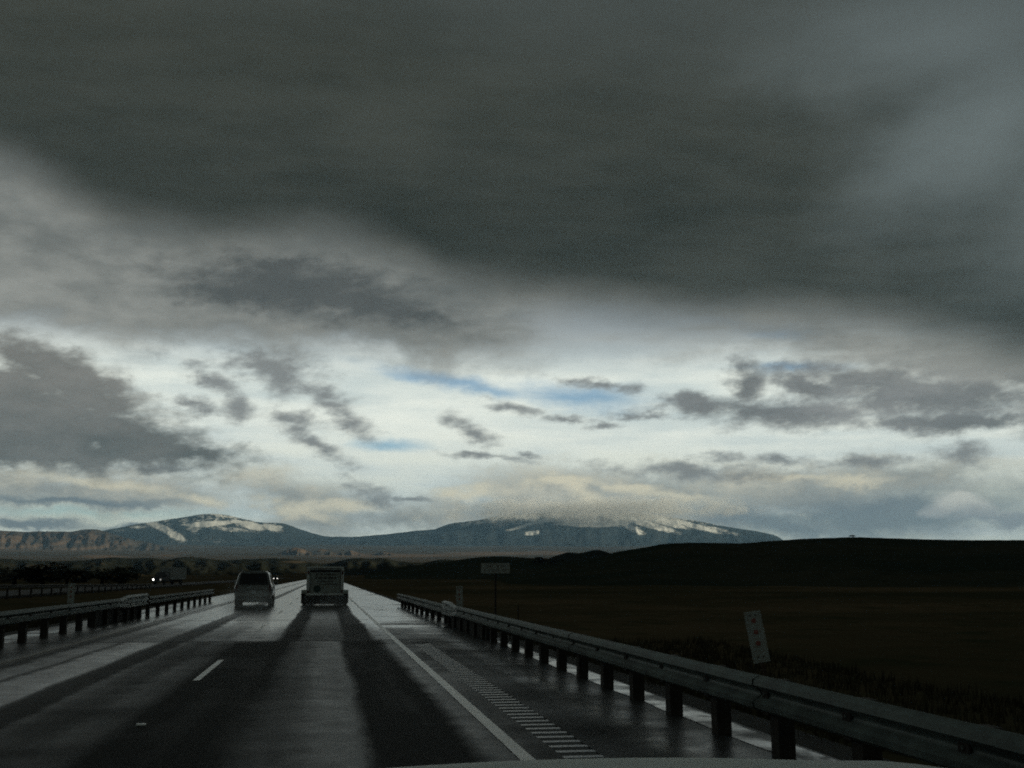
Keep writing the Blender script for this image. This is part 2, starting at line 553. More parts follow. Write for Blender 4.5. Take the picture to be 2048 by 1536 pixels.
def road_material():
    m = bpy.data.materials.new('wet_asphalt')
    m.use_nodes = True
    t = NT(m.node_tree)
    b = m.node_tree.nodes['Principled BSDF']
    tc = t.node('ShaderNodeTexCoord')
    p = V(t, tc.outputs['Object'])
    x, y, z = t.sep(p)
    # water lies unevenly across the lanes: polished wheel tracks drain, crowns and edges hold a film
    along = t.xyz(x * 1.0, y * 0.045, 0.0)
    n_al = t.noise(along, 2.2, 5, 0.55, 0.2)
    n_pt = t.noise(p, 0.33, 5, 0.58, 0.3)
    n_big = t.noise(p, 0.09, 3, 0.5)
    n_mid = t.noise(p, 1.7, 6, 0.68, 0.3)
    xw = x + (n_al - 0.5) * 0.22 + (n_pt - 0.5) * 0.22 + (n_mid - 0.5) * 0.20
    X0, X1 = -8.4, 4.5
    def prof(rows):
        return t.ramp((xw - X0) / (X1 - X0), [((q - X0) / (X1 - X0), c) for q, c in rows], 'EASE')
    near = prof([(-8.4, 0.35), (-7.2, 0.5), (-6.3, 0.44), (-5.75, 0.5), (-5.45, 0.18), (-5.2, 0.66), (-4.85, 0.68), (-4.72, 0.32), (-4.55, 0.76), (-3.9, 0.80), (-3.72, 0.16),
                 (-3.35, 0.12), (-3.2, 0.42), (-2.95, 0.34), (-2.75, 0.24), (-2.45, 0.40), (-2.2, 0.30), (-1.95, 0.06), (-0.95, 0.05), (-0.45, 0.28), (0.0, 0.48),
                 (0.34, 0.48), (0.50, 0.05), (1.30, 0.05), (1.55, 0.48), (2.1, 0.44), (2.5, 0.30), (2.8, 0.30), (3.2, 0.80), (3.6, 0.70), (4.1, 0.4)])
    far = prof([(-8.4, 0.5), (-7.2, 0.62), (-6.3, 0.66), (-5.75, 0.62), (-5.45, 0.34), (-5.2, 0.72), (-4.7, 0.58), (-4.4, 0.78), (-3.9, 0.78), (-3.7, 0.35), (-3.3, 0.30), (-3.1, 0.72), (-2.4, 0.70),
                (-2.1, 0.88), (-1.5, 0.96), (-1.2, 0.86), (-1.0, 0.10), (-0.65, 0.08), (-0.4, 0.46), (0.45, 0.46), (0.62, 0.10), (1.15, 0.14), (1.35, 0.85), (1.75, 1.0), (2.5, 1.0), (3.4, 1.0), (4.1, 0.9)])
    f = t.step(y + (n_pt - 0.5) * 2.0, 27.4, 28.5).max(t.step(x, -3.5, -3.8) * t.step(y, 14.0, 50.0)).max(t.step(x, 1.45, 1.8) * t.step(y, 18.0, 42.0))
    far = far * (0.62 + t.step(y, 28.0, 48.0) * 0.95)
    wet = near * (1.0 - f) + far * f
    patch = t.step(n_pt * 0.75 + n_big * 0.35, 0.38, 0.72)
    shoulder = t.step(x, 1.5, 2.0)
    lane2 = t.step(x, -1.4, -1.9) * t.step(x, -3.4, -3.0)
    wet = wet * (1.0 - shoulder * (1.0 - patch) * (0.72 - f * 0.12)) * (1.0 - lane2 * (1.0 - patch) * 0.55 * (1.0 - f))
    wet = wet * (0.50 + n_mid * 1.02) + (n_al - 0.5) * 0.16 + (n_pt - 0.5) * 0.14
    # transverse saw cuts in the shoulder
    grit = t.noise(p, 60.0, 3, 0.6)
    stone = t.mix(t.step(grit, 0.3, 0.75), (0.020, 0.021, 0.020), (0.060, 0.060, 0.056))
    t.put(b.inputs['Base Color'], t.mix(t.math('MULTIPLY', wet, 0.6, clamp=True), stone, (0.020, 0.021, 0.020)))
    film = t.step(wet, 0.05, 0.95, False)
    t.put(b.inputs['Roughness'], 0.64 - film * 0.45 + (grit - 0.5) * 0.08)
    t.put(b.inputs['Specular IOR Level'], 0.008 + t.math('MULTIPLY', film, 1.0, clamp=True) * 0.48)
    b.inputs['IOR'].default_value = 1.45
    bn = t.node('ShaderNodeBump')
    t.put(bn.inputs['Strength'], 0.5 - film * 0.47)
    bn.inputs['Distance'].default_value = 0.006
    t.put(bn.inputs['Height'], grit + t.noise(p, 14.0, 4, 0.6) * 0.8)
    t.t.links.new(bn.outputs[0], b.inputs['Normal'])
    return m


M['road'] = road_material()


def puddle_material():
    m = bpy.data.materials.new('standing_water')
    m.use_nodes = True
    t = NT(m.node_tree)
    b = m.node_tree.nodes['Principled BSDF']
    tc = t.node('ShaderNodeTexCoord')
    p = V(t, tc.outputs['Object'])
    n = t.noise(p, 1.3, 6, 0.65, 0.4)
    b.inputs['Base Color'].default_value = (0.03, 0.03, 0.026, 1)
    t.put(b.inputs['Roughness'], t.step(n, 0.3, 0.7) * 0.24 + 0.16)
    b.inputs['IOR'].default_value = 1.33
    t.put(b.inputs['Specular IOR Level'], 0.50 - t.step(n, 0.38, 0.58) * 0.44)
    bn = t.node('ShaderNodeBump')
    bn.inputs['Strength'].default_value = 0.12
    bn.inputs['Distance'].default_value = 0.01
    t.put(bn.inputs['Height'], t.noise(p, 7.0, 3, 0.5, 0.5))
    t.t.links.new(bn.outputs[0], b.inputs['Normal'])
    return m


M['water'] = puddle_material()
M['far_road'] = material('damp_asphalt', (0.045, 0.045, 0.042), 0.8, 0, 0.15, 0.3, 0.5)


def earth_material(name, a, b_, c=None, s1=0.02, s2=0.4, attr=None, attr_cols=None, rough=0.95, tint=None):
    """ground cover: two earth/scrub colours in patches; optional vertex masks for snow or painted sunlight"""
    m = bpy.data.materials.new(name)
    m.use_nodes = True
    t = NT(m.node_tree)
    b = m.node_tree.nodes['Principled BSDF']
    tc = t.node('ShaderNodeTexCoord')
    p = V(t, tc.outputs['Object'])
    n1 = t.noise(p, s1, 7, 0.62, 0.3)
    n2 = t.noise(p, s2, 6, 0.65)
    n3 = t.noise(p, s2 * 0.35, 5, 0.6)
    col = t.mix(t.step(n1, 0.38, 0.62), a, b_)
    if c:
        col = t.mix(t.step(n2, 0.45, 0.72), col, c)
    for nm, cc in (attr_cols or []):
        at = t.node('ShaderNodeAttribute', attribute_name=nm)
        f = V(t, at.outputs['Fac'])
        g = t.step(f + (n2 - 0.5) * 1.5 + (n1 - 0.5) * 0.5 + (n3 - 0.5) * 0.9, 0.36, 0.80)
        col = t.mix(g, col, cc)
    t.put(b.inputs['Base Color'], col)
    b.inputs['Roughness'].default_value = rough
    b.inputs['Specular IOR Level'].default_value = 0.0
    return m


M['field'] = earth_material('winter_field', (0.050, 0.046, 0.026), (0.130, 0.092, 0.054), (0.040, 0.044, 0.024), 0.012, 0.4)
M['hill'] = earth_material('scrub_hill', (0.030, 0.038, 0.026), (0.050, 0.049, 0.033), (0.022, 0.030, 0.020), 0.010, 0.12)
M['foothill'] = earth_material('juniper_foothill', (0.026, 0.030, 0.022), (0.040, 0.040, 0.030), (0.022, 0.026, 0.020), 0.006, 0.03, attr_cols=[('sunlit_soil', (0.10, 0.08, 0.055))])
M['plain'] = earth_material('desert_plain', (0.10, 0.085, 0.062), (0.15, 0.115, 0.08), (0.07, 0.066, 0.05), 0.0009, 0.004, attr_cols=[('sunlit_soil', (0.26, 0.18, 0.125))])
M['cliff'] = earth_material('red_cliff', (0.075, 0.066, 0.056), (0.12, 0.088, 0.066), (0.055, 0.055, 0.050), 0.0025, 0.012, attr_cols=[('sunlit_soil', (0.17, 0.12, 0.085))])
M['mount'] = earth_material('forested_mountain', (0.028, 0.038, 0.044), (0.045, 0.054, 0.056), (0.020, 0.030, 0.036), 0.0016, 0.022, attr_cols=[('snow', (0.84, 0.84, 0.82))])
M['gravel'] = material('verge_gravel', (0.026, 0.025, 0.020), 0.85, 0, 0.2, 0.5, 5, 0.6)


# ------------------------------------------------------------------ terrain
def vnoise(x, y, seed=0):
    """smooth value noise on arrays"""
    xi, yi = np.floor(x).astype(np.int64), np.floor(y).astype(np.int64)
    xf, yf = x - xi, y - yi
    xf, yf = xf * xf * (3 - 2 * xf), yf * yf * (3 - 2 * yf)

    def h(i, j):
        n = (i * 374761393 + j * 668265263 + seed * 1442695041) & 0xFFFFFFFF
        n = ((n ^ (n >> 13)) * 1274126177) & 0xFFFFFFFF
        return ((n ^ (n >> 16)) & 0xFFFF) / 65535.0
    return (h(xi, yi) * (1 - xf) + h(xi + 1, yi) * xf) * (1 - yf) + (h(xi, yi + 1) * (1 - xf) + h(xi + 1, yi + 1) * xf) * yf


def fbm(x, y, seed=0, oct=5, gain=0.5):
    s, a, tot = 0.0, 1.0, 0.0
    for o in range(oct):
        s = s + vnoise(x * 2 ** o, y * 2 ** o, seed + o * 17) * a
        tot += a
        a *= gain
    return s / tot - 0.5


def ridged(x, y, seed=0, oct=4):
    s, a, tot = 0.0, 1.0, 0.0
    for o in range(oct):
        s = s + (1 - np.abs(2 * vnoise(x * 2 ** o, y * 2 ** o, seed + o * 13) - 1)) * a
        tot += a
        a *= 0.5
    return s / tot


def grid_object(name, X, Y, Z, mat, attrs=None, smooth=True):
    r, c = X.shape
    me = bpy.data.meshes.new(name)
    co = np.stack([X, Y, Z], -1).reshape(-1, 3).astype(np.float32)
    i = np.arange((r - 1) * c).reshape(r - 1, c)[:, :-1].ravel()
    q = np.stack([i, i + 1, i + c + 1, i + c], -1).astype(np.int32)
    me.vertices.add(len(co))
    me.vertices.foreach_set('co', co.ravel())
    me.loops.add(q.size)
    me.loops.foreach_set('vertex_index', q.ravel())
    me.polygons.add(len(q))
    me.polygons.foreach_set('loop_start', np.arange(0, q.size, 4, dtype=np.int32))
    me.update(calc_edges=True)
    if smooth:
        me.shade_smooth()
    for k, a in (attrs or {}).items():
        at = me.attributes.new(k, 'FLOAT', 'POINT')
        at.data.foreach_set('value', a.ravel().astype(np.float32))
    me.materials.append(mat)
    o = structure(link(bpy.data.objects.new(name, me)))
    return o


BVHS = []


def drape(o, m=None):
    me = o.data
    v = np.empty(len(me.vertices) * 3, np.float32)
    me.vertices.foreach_get('co', v)
    f = [tuple(p.vertices) for p in me.polygons]
    BVHS.append(BVHTree.FromPolygons([Vector(p) for p in v.reshape(-1, 3)], f))


def ground_z(x, y):
    best = None
    for b in BVHS:
        h = b.ray_cast(Vector((x, y, 3000)), Vector((0, 0, -1)))
        if h[0] is not None and (best is None or h[0].z > best):
            best = h[0].z
    return -0.8 if best is None else best


def field_height(X, Y):
    """the land by the road: level with the pavement, falling off past the rails"""
    a = np.clip((X - 4.6) / 4.0, 0, 1)
    b = np.clip((-8.9 - X) / 3.5, 0, 1)
    s = lambda q: q * q * (3 - 2 * q)
    z = -0.10 - 0.75 * s(a) - 0.40 * s(b)
    off = np.clip((np.abs(X + 2) - 9.0) / 14.0, 0, 1)
    z = z + off * (fbm(X * 0.05, Y * 0.05, 3, 4) * 0.7 + fbm(X * 0.4, Y * 0.4, 5, 3) * 0.16)
    # the other carriageway's bed
    g = np.exp(-((X + 32.0) / 9.0) ** 2)
    z = z * (1 - g) - 0.30 * g
    return z


def nonuni(lo, hi, n, c, k):
    u = np.linspace(-1, 1, n)
    v = np.sinh(u * k) / math.sinh(k)
    return np.where(v < 0, c + v * (c - lo), c + v * (hi - c))


gx = nonuni(-2600, 2600, 300, -1.0, 7.0)
gy = nonuni(-1400, 3200, 300, 20.0, 6.0)
GX, GY = np.meshgrid(gx, gy)
GZ = field_height(GX, GY)
rr = np.hypot(GX, GY)
GZ = GZ + np.clip((rr - 900) / 2000, 0, 1) ** 1.5 * 24 * (GY > 0) + np.clip((rr - 250) / 900, 0, 1) * fbm(GX * 0.004, GY * 0.004, 9, 4) * 2.0
ground = grid_object('ground', GX, GY, GZ, M['field'])
drape(ground)


def interp_profile(rows, n, D, jag, seed, ends=None):
    """ridge line given by points of the photograph -> azimuths and crest heights at distance D"""
    pts = sorted(azel(x, y) for x, y in rows)
    if ends:
        pts = sorted(pts + ends)
    az = np.array([p[0] for p in pts])
    el = np.array([p[1] for p in pts])
    A = np.linspace(az[0], az[-1], n)
    # smooth interpolation
    E = np.interp(A, az, el)
    k = max(3, n // 220)
    E = np.convolve(np.pad(E, (k, k), 'edge'), np.ones(2 * k + 1) / (2 * k + 1), 'valid')
    E = E + fbm(A * 2.0, A * 0 + 0.5, seed, 5, 0.6) * jag
    return A, EYE + D * np.tan(np.radians(E))


def ridge(name, rows, D, depth, zfoot, mat, n=420, m=36, jag=0.06, spur=0.3, seed=1, ends=None, back=0.6, attr=None, shape=1.25, spur_f=1.2):
    A, ZR = interp_profile(rows, n, D, jag, seed, ends)
    T = np.concatenate([np.linspace(0, 1, m), 1 + np.linspace(0.08, 1, m // 3) * back])
    AA, TT = np.meshgrid(A, T)
    ZC = np.broadcast_to(ZR, AA.shape)
    rad = D + depth * (TT - 1)
    up = np.clip(TT, 0, 1)
    base = zfoot + (ZC - zfoot) * up ** shape
    bk = np.clip((TT - 1) / back, 0, 1)
    base = base - (ZC - zfoot) * bk ** 1.2
    hgt = np.maximum(ZC - zfoot, 1.0)
    w = np.clip(4 * up * (1 - up), 0, 1) * (TT <= 1)
    sp = ridged(AA * spur_f, TT * 1.3 + AA * 0.15, seed + 5) - 0.62
    base = base + w * sp * hgt * spur
    base = base + w * fbm(AA * spur_f * 4, TT * 6, seed + 9, 4) * hgt * spur * 0.35
    X, Y = rad * np.sin(np.radians(AA)), rad * np.cos(np.radians(AA))
    at = attr(AA, base, X, Y, TT) if attr else None
    return grid_object(name, X, Y, base, mat, at)


def spots_mask(AA, Z, X, Y, rows):
    """patches of snow or painted sunlight where the photograph shows them, as marks on the land"""
    r = np.hypot(X, Y)
    el = np.degrees(np.arctan2(Z - EYE, r))
    out = np.zeros_like(AA)
    for (x, y, rx, ry, rot, s) in rows:
        cx, cy = azel(x, y)
        s = s * 1.0
        k = 0.0262
        c, sn = math.cos(R(rot)), math.sin(R(rot))
        du, dv = (AA - cx) / k, (el - cy) / k
        p, q = (du * c - dv * sn) / rx, (du * sn + dv * c) / ry
        out = np.maximum(out, s * np.clip(1.6 - np.hypot(p, q), 0, 1))
    return out


# the dark hill on the right of the road
hill_rows = [(1195, 1116), (1230, 1104), (1270, 1098), (1330, 1087), (1400, 1085), (1480, 1087), (1540, 1082), (1600, 1078), (1700, 1074), (1800, 1077), (1900, 1080), (2048, 1080), (2300, 1084)]
hill_right = ridge('hill', hill_rows, 640, 380, -1.0, M['hill'], 420, 30, 0.035, 0.10, 21, ends=[(11.0, 0.35), (9.0, -0.15), (5.0, -0.5), (48, 2.4)], back=0.8, shape=1.5, spur_f=0.35)
drape(hill_right)
hill_mid = ridge('hill', [(800, 1134), (860, 1127), (920, 1119), (960, 1114), (1000, 1112), (1060, 1116), (1110, 1120), (1200, 1124), (1300, 1128)], 1150, 420, -3.0, M['hill'], 200, 20, 0.03, 0.10, 22,
                 ends=[(2.0, 0.0), (20, 0.2)], back=0.7, spur_f=0.6)
drape(hill_mid)
hill_twin = ridge('hill', [(1080, 1124), (1110, 1112), (1135, 1104), (1160, 1107), (1180, 1101), (1195, 1099), (1215, 1104), (1240, 1115)], 1900, 500, -3.0, M['foothill'], 160, 16, 0.03, 0.1, 23,
                  ends=[(9, 0.3), (18, 0.4)], spur_f=0.8)
# unseen ridge added right and behind, shading the near land from the sun
shade_ridge = ridge('hill', [(2700, 1100)], 1500, 900, -1.0, M['hill'], 260, 20, 0.8, 0.12, 24,
               ends=[(43, 1.2), (52, 5.5), (66, 9.5), (85, 11.2), (110, 11.8), (140, 11.0), (170, 8.0), (200, 5.0), (225, 2.5), (250, 0.4)], back=0.7, shape=1.2, spur_f=0.2)
# dark foothills across the valley
fo = [(-500, 1112), (-200, 1120), (0, 1117), (80, 1122), (170, 1121), (230, 1113), (265, 1118), (300, 1114), (330, 1121), (365, 1113), (400, 1115), (440, 1121), (500, 1118), (540, 1117), (580, 1117), (612, 1123), (650, 1129), (690, 1119),
      (715, 1115), (745, 1119), (765, 1114), (790, 1122), (815, 1124), (850, 1126), (880, 1118), (905, 1119), (930, 1126), (1000, 1132)]
def sunlit_foot(AA, Z, X, Y, T):
    return {'sunlit_soil': spots_mask(AA, Z, X, Y, [(590, 1124, 22, 2.5, 0, 0.9), (480, 1128, 40, 2, 0, 0.4), (80, 1131, 60, 2, 0, 0.6), (200, 1127, 30, 2, 0, 0.5)])}  # sunlit streaks on the foothills, painted as lighter ground
foot = ridge('hill', fo, 2700, 1500, -3.0, M['foothill'], 620, 40, 0.07, 0.35, 31, ends=[(-60, 1.3), (-40, 1.0), (12, 0.3)], back=0.7, attr=sunlit_foot, shape=1.1, spur_f=1.1)
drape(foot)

# far plain sloping up to the mountains
pa = np.linspace(-62, 62, 260)
pr = np.linspace(2300, 21500, 90)
PA, PR = np.meshgrid(pa, pr)
pel = 0.45 + 1.10 * np.clip((PR - 2300) / 15000, 0, 1) ** 0.75
PZ = EYE + PR * np.tan(np.radians(pel)) + fbm(PA * 0.6, PR * 0.0008, 41, 4) * PR * 0.0016
PX, PY = PR * np.sin(np.radians(PA)), PR * np.cos(np.radians(PA))
sunlit_soil = spots_mask(PA, PZ, PX, PY, [(205, 1113, 40, 3, 0, 1.0), (320, 1106, 60, 2, 0, 0.5), (780, 1111, 160, 3.5, 0, 0.85), (1000, 1107, 160, 4, 0, 0.8), (100, 1102, 120, 2, 0, 0.6), (330, 1111, 30, 2, 0, 0.7), (1080, 1106, 60, 4, 0, 1.0)])  # strips of sunlight on the plain, put into its colour
plain = grid_object('plain', PX, PY, PZ, M['plain'], {'sunlit_soil': sunlit_soil})

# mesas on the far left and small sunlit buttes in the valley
def sunlit_cliff(AA, Z, X, Y, T):
    return {'sunlit_soil': spots_mask(AA, Z, X, Y, [(10, 1078, 40, 7, 0, 1), (90, 1075, 16, 5, 0, 0.7), (60, 1092, 110, 3, -6, 0.9), (180, 1096, 70, 2.5, -6, 0.9), (130, 1078, 14, 9, 0, 0.5), (160, 1074, 20, 7, 0, 0.5), (250, 1086, 40, 5, 0, 0.45)])}  # sun on the cliff faces and bases, painted in orange
mesa = ridge('mesa', [(-500, 1066), (-200, 1060), (0, 1061), (50, 1064), (70, 1062), (110, 1063), (145, 1064), (160, 1059), (185, 1058), (205, 1061), (225, 1068), (260, 1078), (300, 1085), (330, 1094)], 13000, 1500, 190, M['cliff'], 460, 40, 0.05, 0.75, 51,
             ends=[(-50, 2.0), (-40, 2.4), (-6.5, 1.2)], shape=0.8, attr=sunlit_cliff, spur_f=2.6)
butte_rows = [(520, 1116), (555, 1107), (575, 1099), (590, 1094), (605, 1098), (625, 1104), (640, 1098), (655, 1099), (668, 1106), (690, 1104), (700, 1100), (715, 1105), (740, 1110), (765, 1103), (780, 1105), (805, 1112), (850, 1118)]
def sunlit_butte(AA, Z, X, Y, T):
    return {'sunlit_soil': spots_mask(AA, Z, X, Y, [(602, 1101, 22, 4, 20, 1.0), (645, 1099, 16, 4, 0, 0.8), (704, 1104, 20, 4, 10, 1.0), (770, 1103, 30, 4, 10, 0.7), (670, 1106, 50, 2, 0, 0.6)])}  # sunlit flanks of the buttes, put into the ground colour
butte = ridge('butte', butte_rows, 9000, 700, 95, M['cliff'], 260, 24, 0.03, 0.6, 52, ends=[(-3.8, 1.0), (6, 1.05)], attr=sunlit_butte, spur_f=3.0)

# the two snow-streaked mountains
mrows = [(-500, 1050), (-250, 1058), (0, 1062), (100, 1066), (190, 1063), (230, 1057), (280, 1047), (330, 1040), (370, 1034), (395, 1029), (412, 1027), (445, 1028), (470, 1034), (500, 1041), (530, 1046), (550, 1045), (575, 1048), (600, 1058), (625, 1067), (650, 1073),
         (700, 1074), (760, 1070), (820, 1063), (878, 1058), (892, 1049), (905, 1046), (945, 1042), (980, 1035), (1005, 1031), (1060, 1027), (1120, 1023), (1200, 1020), (1280, 1026), (1340, 1034), (1400, 1043), (1450, 1053), (1510, 1062), (1560, 1072), (1650, 1088)]
def snow_mount(AA, Z, X, Y, T):
    s = spots_mask(AA, Z, X, Y, [(318, 1053, 26, 5, 18, 0.85), (335, 1062, 30, 6, 24, 0.75), (350, 1070, 22, 7, 30, 0.75), (415, 1048, 38, 5, -4, 1.05), (388, 1056, 12, 10, 0, 0.6), (472, 1043, 10, 3, 0, 1.0), (505, 1052, 22, 7, 15, 0.95), (545, 1056, 18, 6, 15, 0.9), (556, 1054, 8, 3, 0, 0.9),
                                 (440, 1031, 24, 2, 10, 0.7), (470, 1033, 10, 2, 0, 0.8), (460, 1058, 50, 5, 5, 0.5), (275, 1054, 20, 3, 0, 0.55), (240, 1061, 14, 3, 0, 0.4), (930, 1050, 12, 4, 0, 0.6),
                                 (1065, 1066, 13, 4, -8, 0.95), (1075, 1044, 24, 3.5, -15, 1.0), (1045, 1052, 26, 3, -18, 0.8), (1000, 1038, 24, 4, -10, 0.65), (1020, 1059, 16, 2, -15, 0.4), (1120, 1040, 70, 4, 0, 1.05), (1190, 1047, 70, 6, 0, 1.05),
                                 (1240, 1042, 50, 7, 30, 0.8), (1290, 1047, 60, 6, 15, 0.95), (1330, 1044, 40, 6, 15, 1.0), (1390, 1052, 50, 5, 15, 0.85), (1440, 1060, 40, 4, 15, 0.6), (860, 1066, 40, 3, 0, 0.3), (715, 1080, 20, 2, 0, 0.3), (400, 1082, 120, 5, 0, 0.25)])
    r = np.hypot(X, Y)
    el = np.degrees(np.arctan2(Z - EYE, r))
    cap = np.clip((el - 2.55) / 0.40, 0, 1) * np.clip((AA - 6.5) / 2, 0, 1) * np.clip((19 - AA) / 2, 0, 1)
    streak = fbm(AA * 9, T * 16, 77, 4) * 0.9
    dust = np.clip((el - 2.15) / 0.55, 0, 1) * (0.42 + streak * 1.1)
    return {'snow': np.clip(np.maximum(np.maximum(s * 1.12 + streak * 0.30, cap * (0.85 + streak)), dust), 0, 1.3)}
mount = ridge('mountain', mrows, 19500, 3200, 365, M['mount'], 1500, 84, 0.07, 0.15, 61, ends=[(-46, 2.1), (-36, 2.5), (24, 0.9), (40, 1.0)], attr=snow_mount, shape=1.05, spur_f=0.8)


# ------------------------------------------------------------------ road
def sheet(name, x0, x1, y0, y1, z, mat, ny=1, th=0.0):
    b = MB()
    if th:
        b.box(x0, x1, y0, y1, z - th, z)
    else:
        ys = np.linspace(y0, y1, ny + 1)
        vs = [(x, y, z) for y in ys for x in (x0, x1)]
        b.add(vs, [(2 * i, 2 * i + 1, 2 * i + 3, 2 * i + 2) for i in range(ny)])
    return structure(b.build(name, mat, fix=bool(th)))


G0, G1, GP = 5.2, 26.8, 0.305                    # rumble strip: start, end, pitch
road = sheet('road', -8.3, 2.10, -40, 900, 0.0, M['road'], 40, 0.09)
shoulder = sheet('shoulder', 2.46, 4.42, -40, 900, 0.0, M['road'], 40, 0.09)
sheet('shoulder', 2.10, 2.46, G1, 900, 0.0, M['road'], 1, 0.09)
sheet('shoulder', 2.10, 2.46, -40, G0, 0.0, M['road'], 1, 0.09)
# rumble strip: every milled groove is a piece of the shoulder
rumble = structure(MB().box(2.10, 2.46, G0, G1, -0.09, -0.05).build('rumble_strip', M['road']))
gb = MB()
prof = [(0.0, 0.0), (0.105, 0.0), (0.120, -0.010), (0.13, -0.020), (0.18, -0.022), (0.23, -0.020), (0.275, -0.010), (GP, 0.0)]
gb.add([(x, y, z) for y, z in prof for x in (0.0, 0.36)], [(2 * i, 2 * i + 1, 2 * i + 3, 2 * i + 2) for i in range(len(prof) - 1)])
gmat = M['road'].copy()
gmat.name = 'wet_asphalt_groove'
gmesh = gb.mesh('groove', True, False)


def groove_material():
    m = bpy.data.materials.new('milled_groove')
    m.use_nodes = True
    t = NT(m.node_tree)
    b = m.node_tree.nodes['Principled BSDF']
    tc = t.node('ShaderNodeTexCoord')
    n = t.noise(V(t, tc.outputs['Object']), 30.0, 4, 0.6)
    t.put(b.inputs['Base Color'], t.mix(n, (0.02, 0.021, 0.02), (0.05, 0.05, 0.047)))
    t.put(b.inputs['Roughness'], 0.24 + n * 0.18)
    b.inputs['Specular IOR Level'].default_value = 0.42
    return m


gmesh.materials.append(groove_material())
gmesh.materials.append(material('strip_land', (0.018, 0.018, 0.017), 0.6, 0, 0.15, 0.3, 8))
for pg in list(gmesh.polygons)[2:5]:
    pg.material_index = 1
k = 0
while G0 + (k + 1) * GP <= G1 + 0.001:
    o = bpy.data.objects.new('groove', gmesh)
    link(o, rumble)
    o.location = (2.10, G0 + k * GP, 0.0)
    k += 1

# gravel verges under the rails, standing water along the pavement's edge
sheet('verge', 4.42, 4.95, -40, 620, -0.035, M['gravel'], 1, 0.2)
sheet('verge', -8.95, -8.3, -40, 620, -0.035, M['gravel'], 1, 0.2)


def puddle(x0, x1, y0, y1, seed):
    rnd = random.Random(seed)
    n = 26
    L, Rr = [], []
    for i in range(n + 1):
        y = y0 + (y1 - y0) * i / n
        e = min(1, 4 * min(i, n - i) / n) ** 0.6
        L.append((x0 + (1 - e) * (x1 - x0) * 0.45 + rnd.uniform(-0.02, 0.03), y, 0.005))
        Rr.append((x1 - (1 - e) * (x1 - x0) * 0.45 - rnd.uniform(-0.02, 0.02), y, 0.005))
    b = MB()
    b.add(L + Rr, [(i, n + 1 + i, n + 2 + i, i + 1) for i in range(n)])
    return structure(b.build('water', M['water'], fix=False))


puddle(3.99, 4.36, 4.0, 27.2, 1)
puddle(-8.22, -7.35, 24.0, 36.8, 2)
puddle(-7.9, -7.35, 47.0, 66.0, 3)

# painted markings and the joint where the bridge deck begins
edge = sheet('edge_line', 1.70, 1.83, -30, 420, 0.005, M['paint'], 60)
M['worn_yellow'] = material('worn_yellow_paint', (0.10, 0.080, 0.035), 0.45, 0, 0.4, 0.4, 4)
sheet('edge_line', -5.78, -5.68, -30, 420, 0.005, M['worn_yellow'], 60)
for y0 in (-27.9, -12.7, 2.5, 17.7, 32.9, 48.1, 63.3, 78.5, 93.7, 108.9, 124.1):
    sheet('lane_marking', -1.93, -1.83, y0, y0 + 4.2, 0.005, M['paint'], 4)
M['tar'] = material('joint_tar', (0.012, 0.012, 0.012), 0.6, 0, 0.3)
for (x0, x1, y) in ((-7.2, 2.1, 28.0), (2.58, 4.3, 34.5), (1.9, 4.3, 44.0), (1.9, 4.3, 54.0), (2.58, 4.1, 23.6), (-7.2, 1.6, 41.0)):
    b = MB()
    n = 24
    vs = []
    for i in range(n + 1):
        x = x0 + (x1 - x0) * i / n
        w = random.uniform(-0.03, 0.03)
        vs += [(x, y + w, 0.004), (x, y + 0.10 + w * 0.6 + random.uniform(0, 0.03), 0.004)]
    b.add(vs, [(2 * i, 2 * i + 2, 2 * i + 3, 2 * i + 1) for i in range(n)])
    structure(b.build('road_joint', M['tar'], fix=False))

# the other carriageway
oc = sheet('road', -36.5, -27.0, -60, 900, -0.12, M['far_road'], 4, 0.2)

# one raised pavement marker in the lane line
pm = MB().loft([[(-0.05, -0.05, 0), (0.05, -0.05, 0), (0.05, 0.05, 0), (-0.05, 0.05, 0)], [(-0.045, -0.03, 0.014), (0.045, -0.03, 0.014), (0.045, 0.03, 0.014), (-0.045, 0.03, 0.014)]]).build('pavement_marker', M['marker'])
pm.location = (-1.88, 12.6, 0.003)
tag(pm, 'small pale raised marker on the wet lane line in the near dark lane', 'road marker')


# ------------------------------------------------------------------ guardrails
def beam_profile(kind):
    """(outwards, height) across a corrugated beam; both kinds have the same number of points"""
    if kind == 'w':
        hump, half = [0.097, 0.0, -0.097], 0.155
        cs = [(0.155, 0.012), (0.148, 0.02), (0.122, 0.075), (0.072, 0.083), (0.03, 0.02), (0.012, 0.003), (0.006, 0.002), (0.003, 0.001), (0.0, 0.001), (-0.003, 0.001), (-0.006, 0.002), (-0.012, 0.003), (-0.03, 0.02), (-0.072, 0.083), (-0.122, 0.075), (-0.148, 0.02), (-0.155, 0.012)]
    else:
        cs = [(0.225, 0.012), (0.215, 0.02), (0.19, 0.078), (0.145, 0.083), (0.112, 0.012), (0.085, 0.006), (0.065, 0.02), (0.038, 0.08), (0.0, 0.083), (-0.038, 0.08), (-0.065, 0.02), (-0.085, 0.006), (-0.112, 0.012), (-0.145, 0.083), (-0.19, 0.078), (-0.215, 0.02), (-0.225, 0.012)]
    return cs


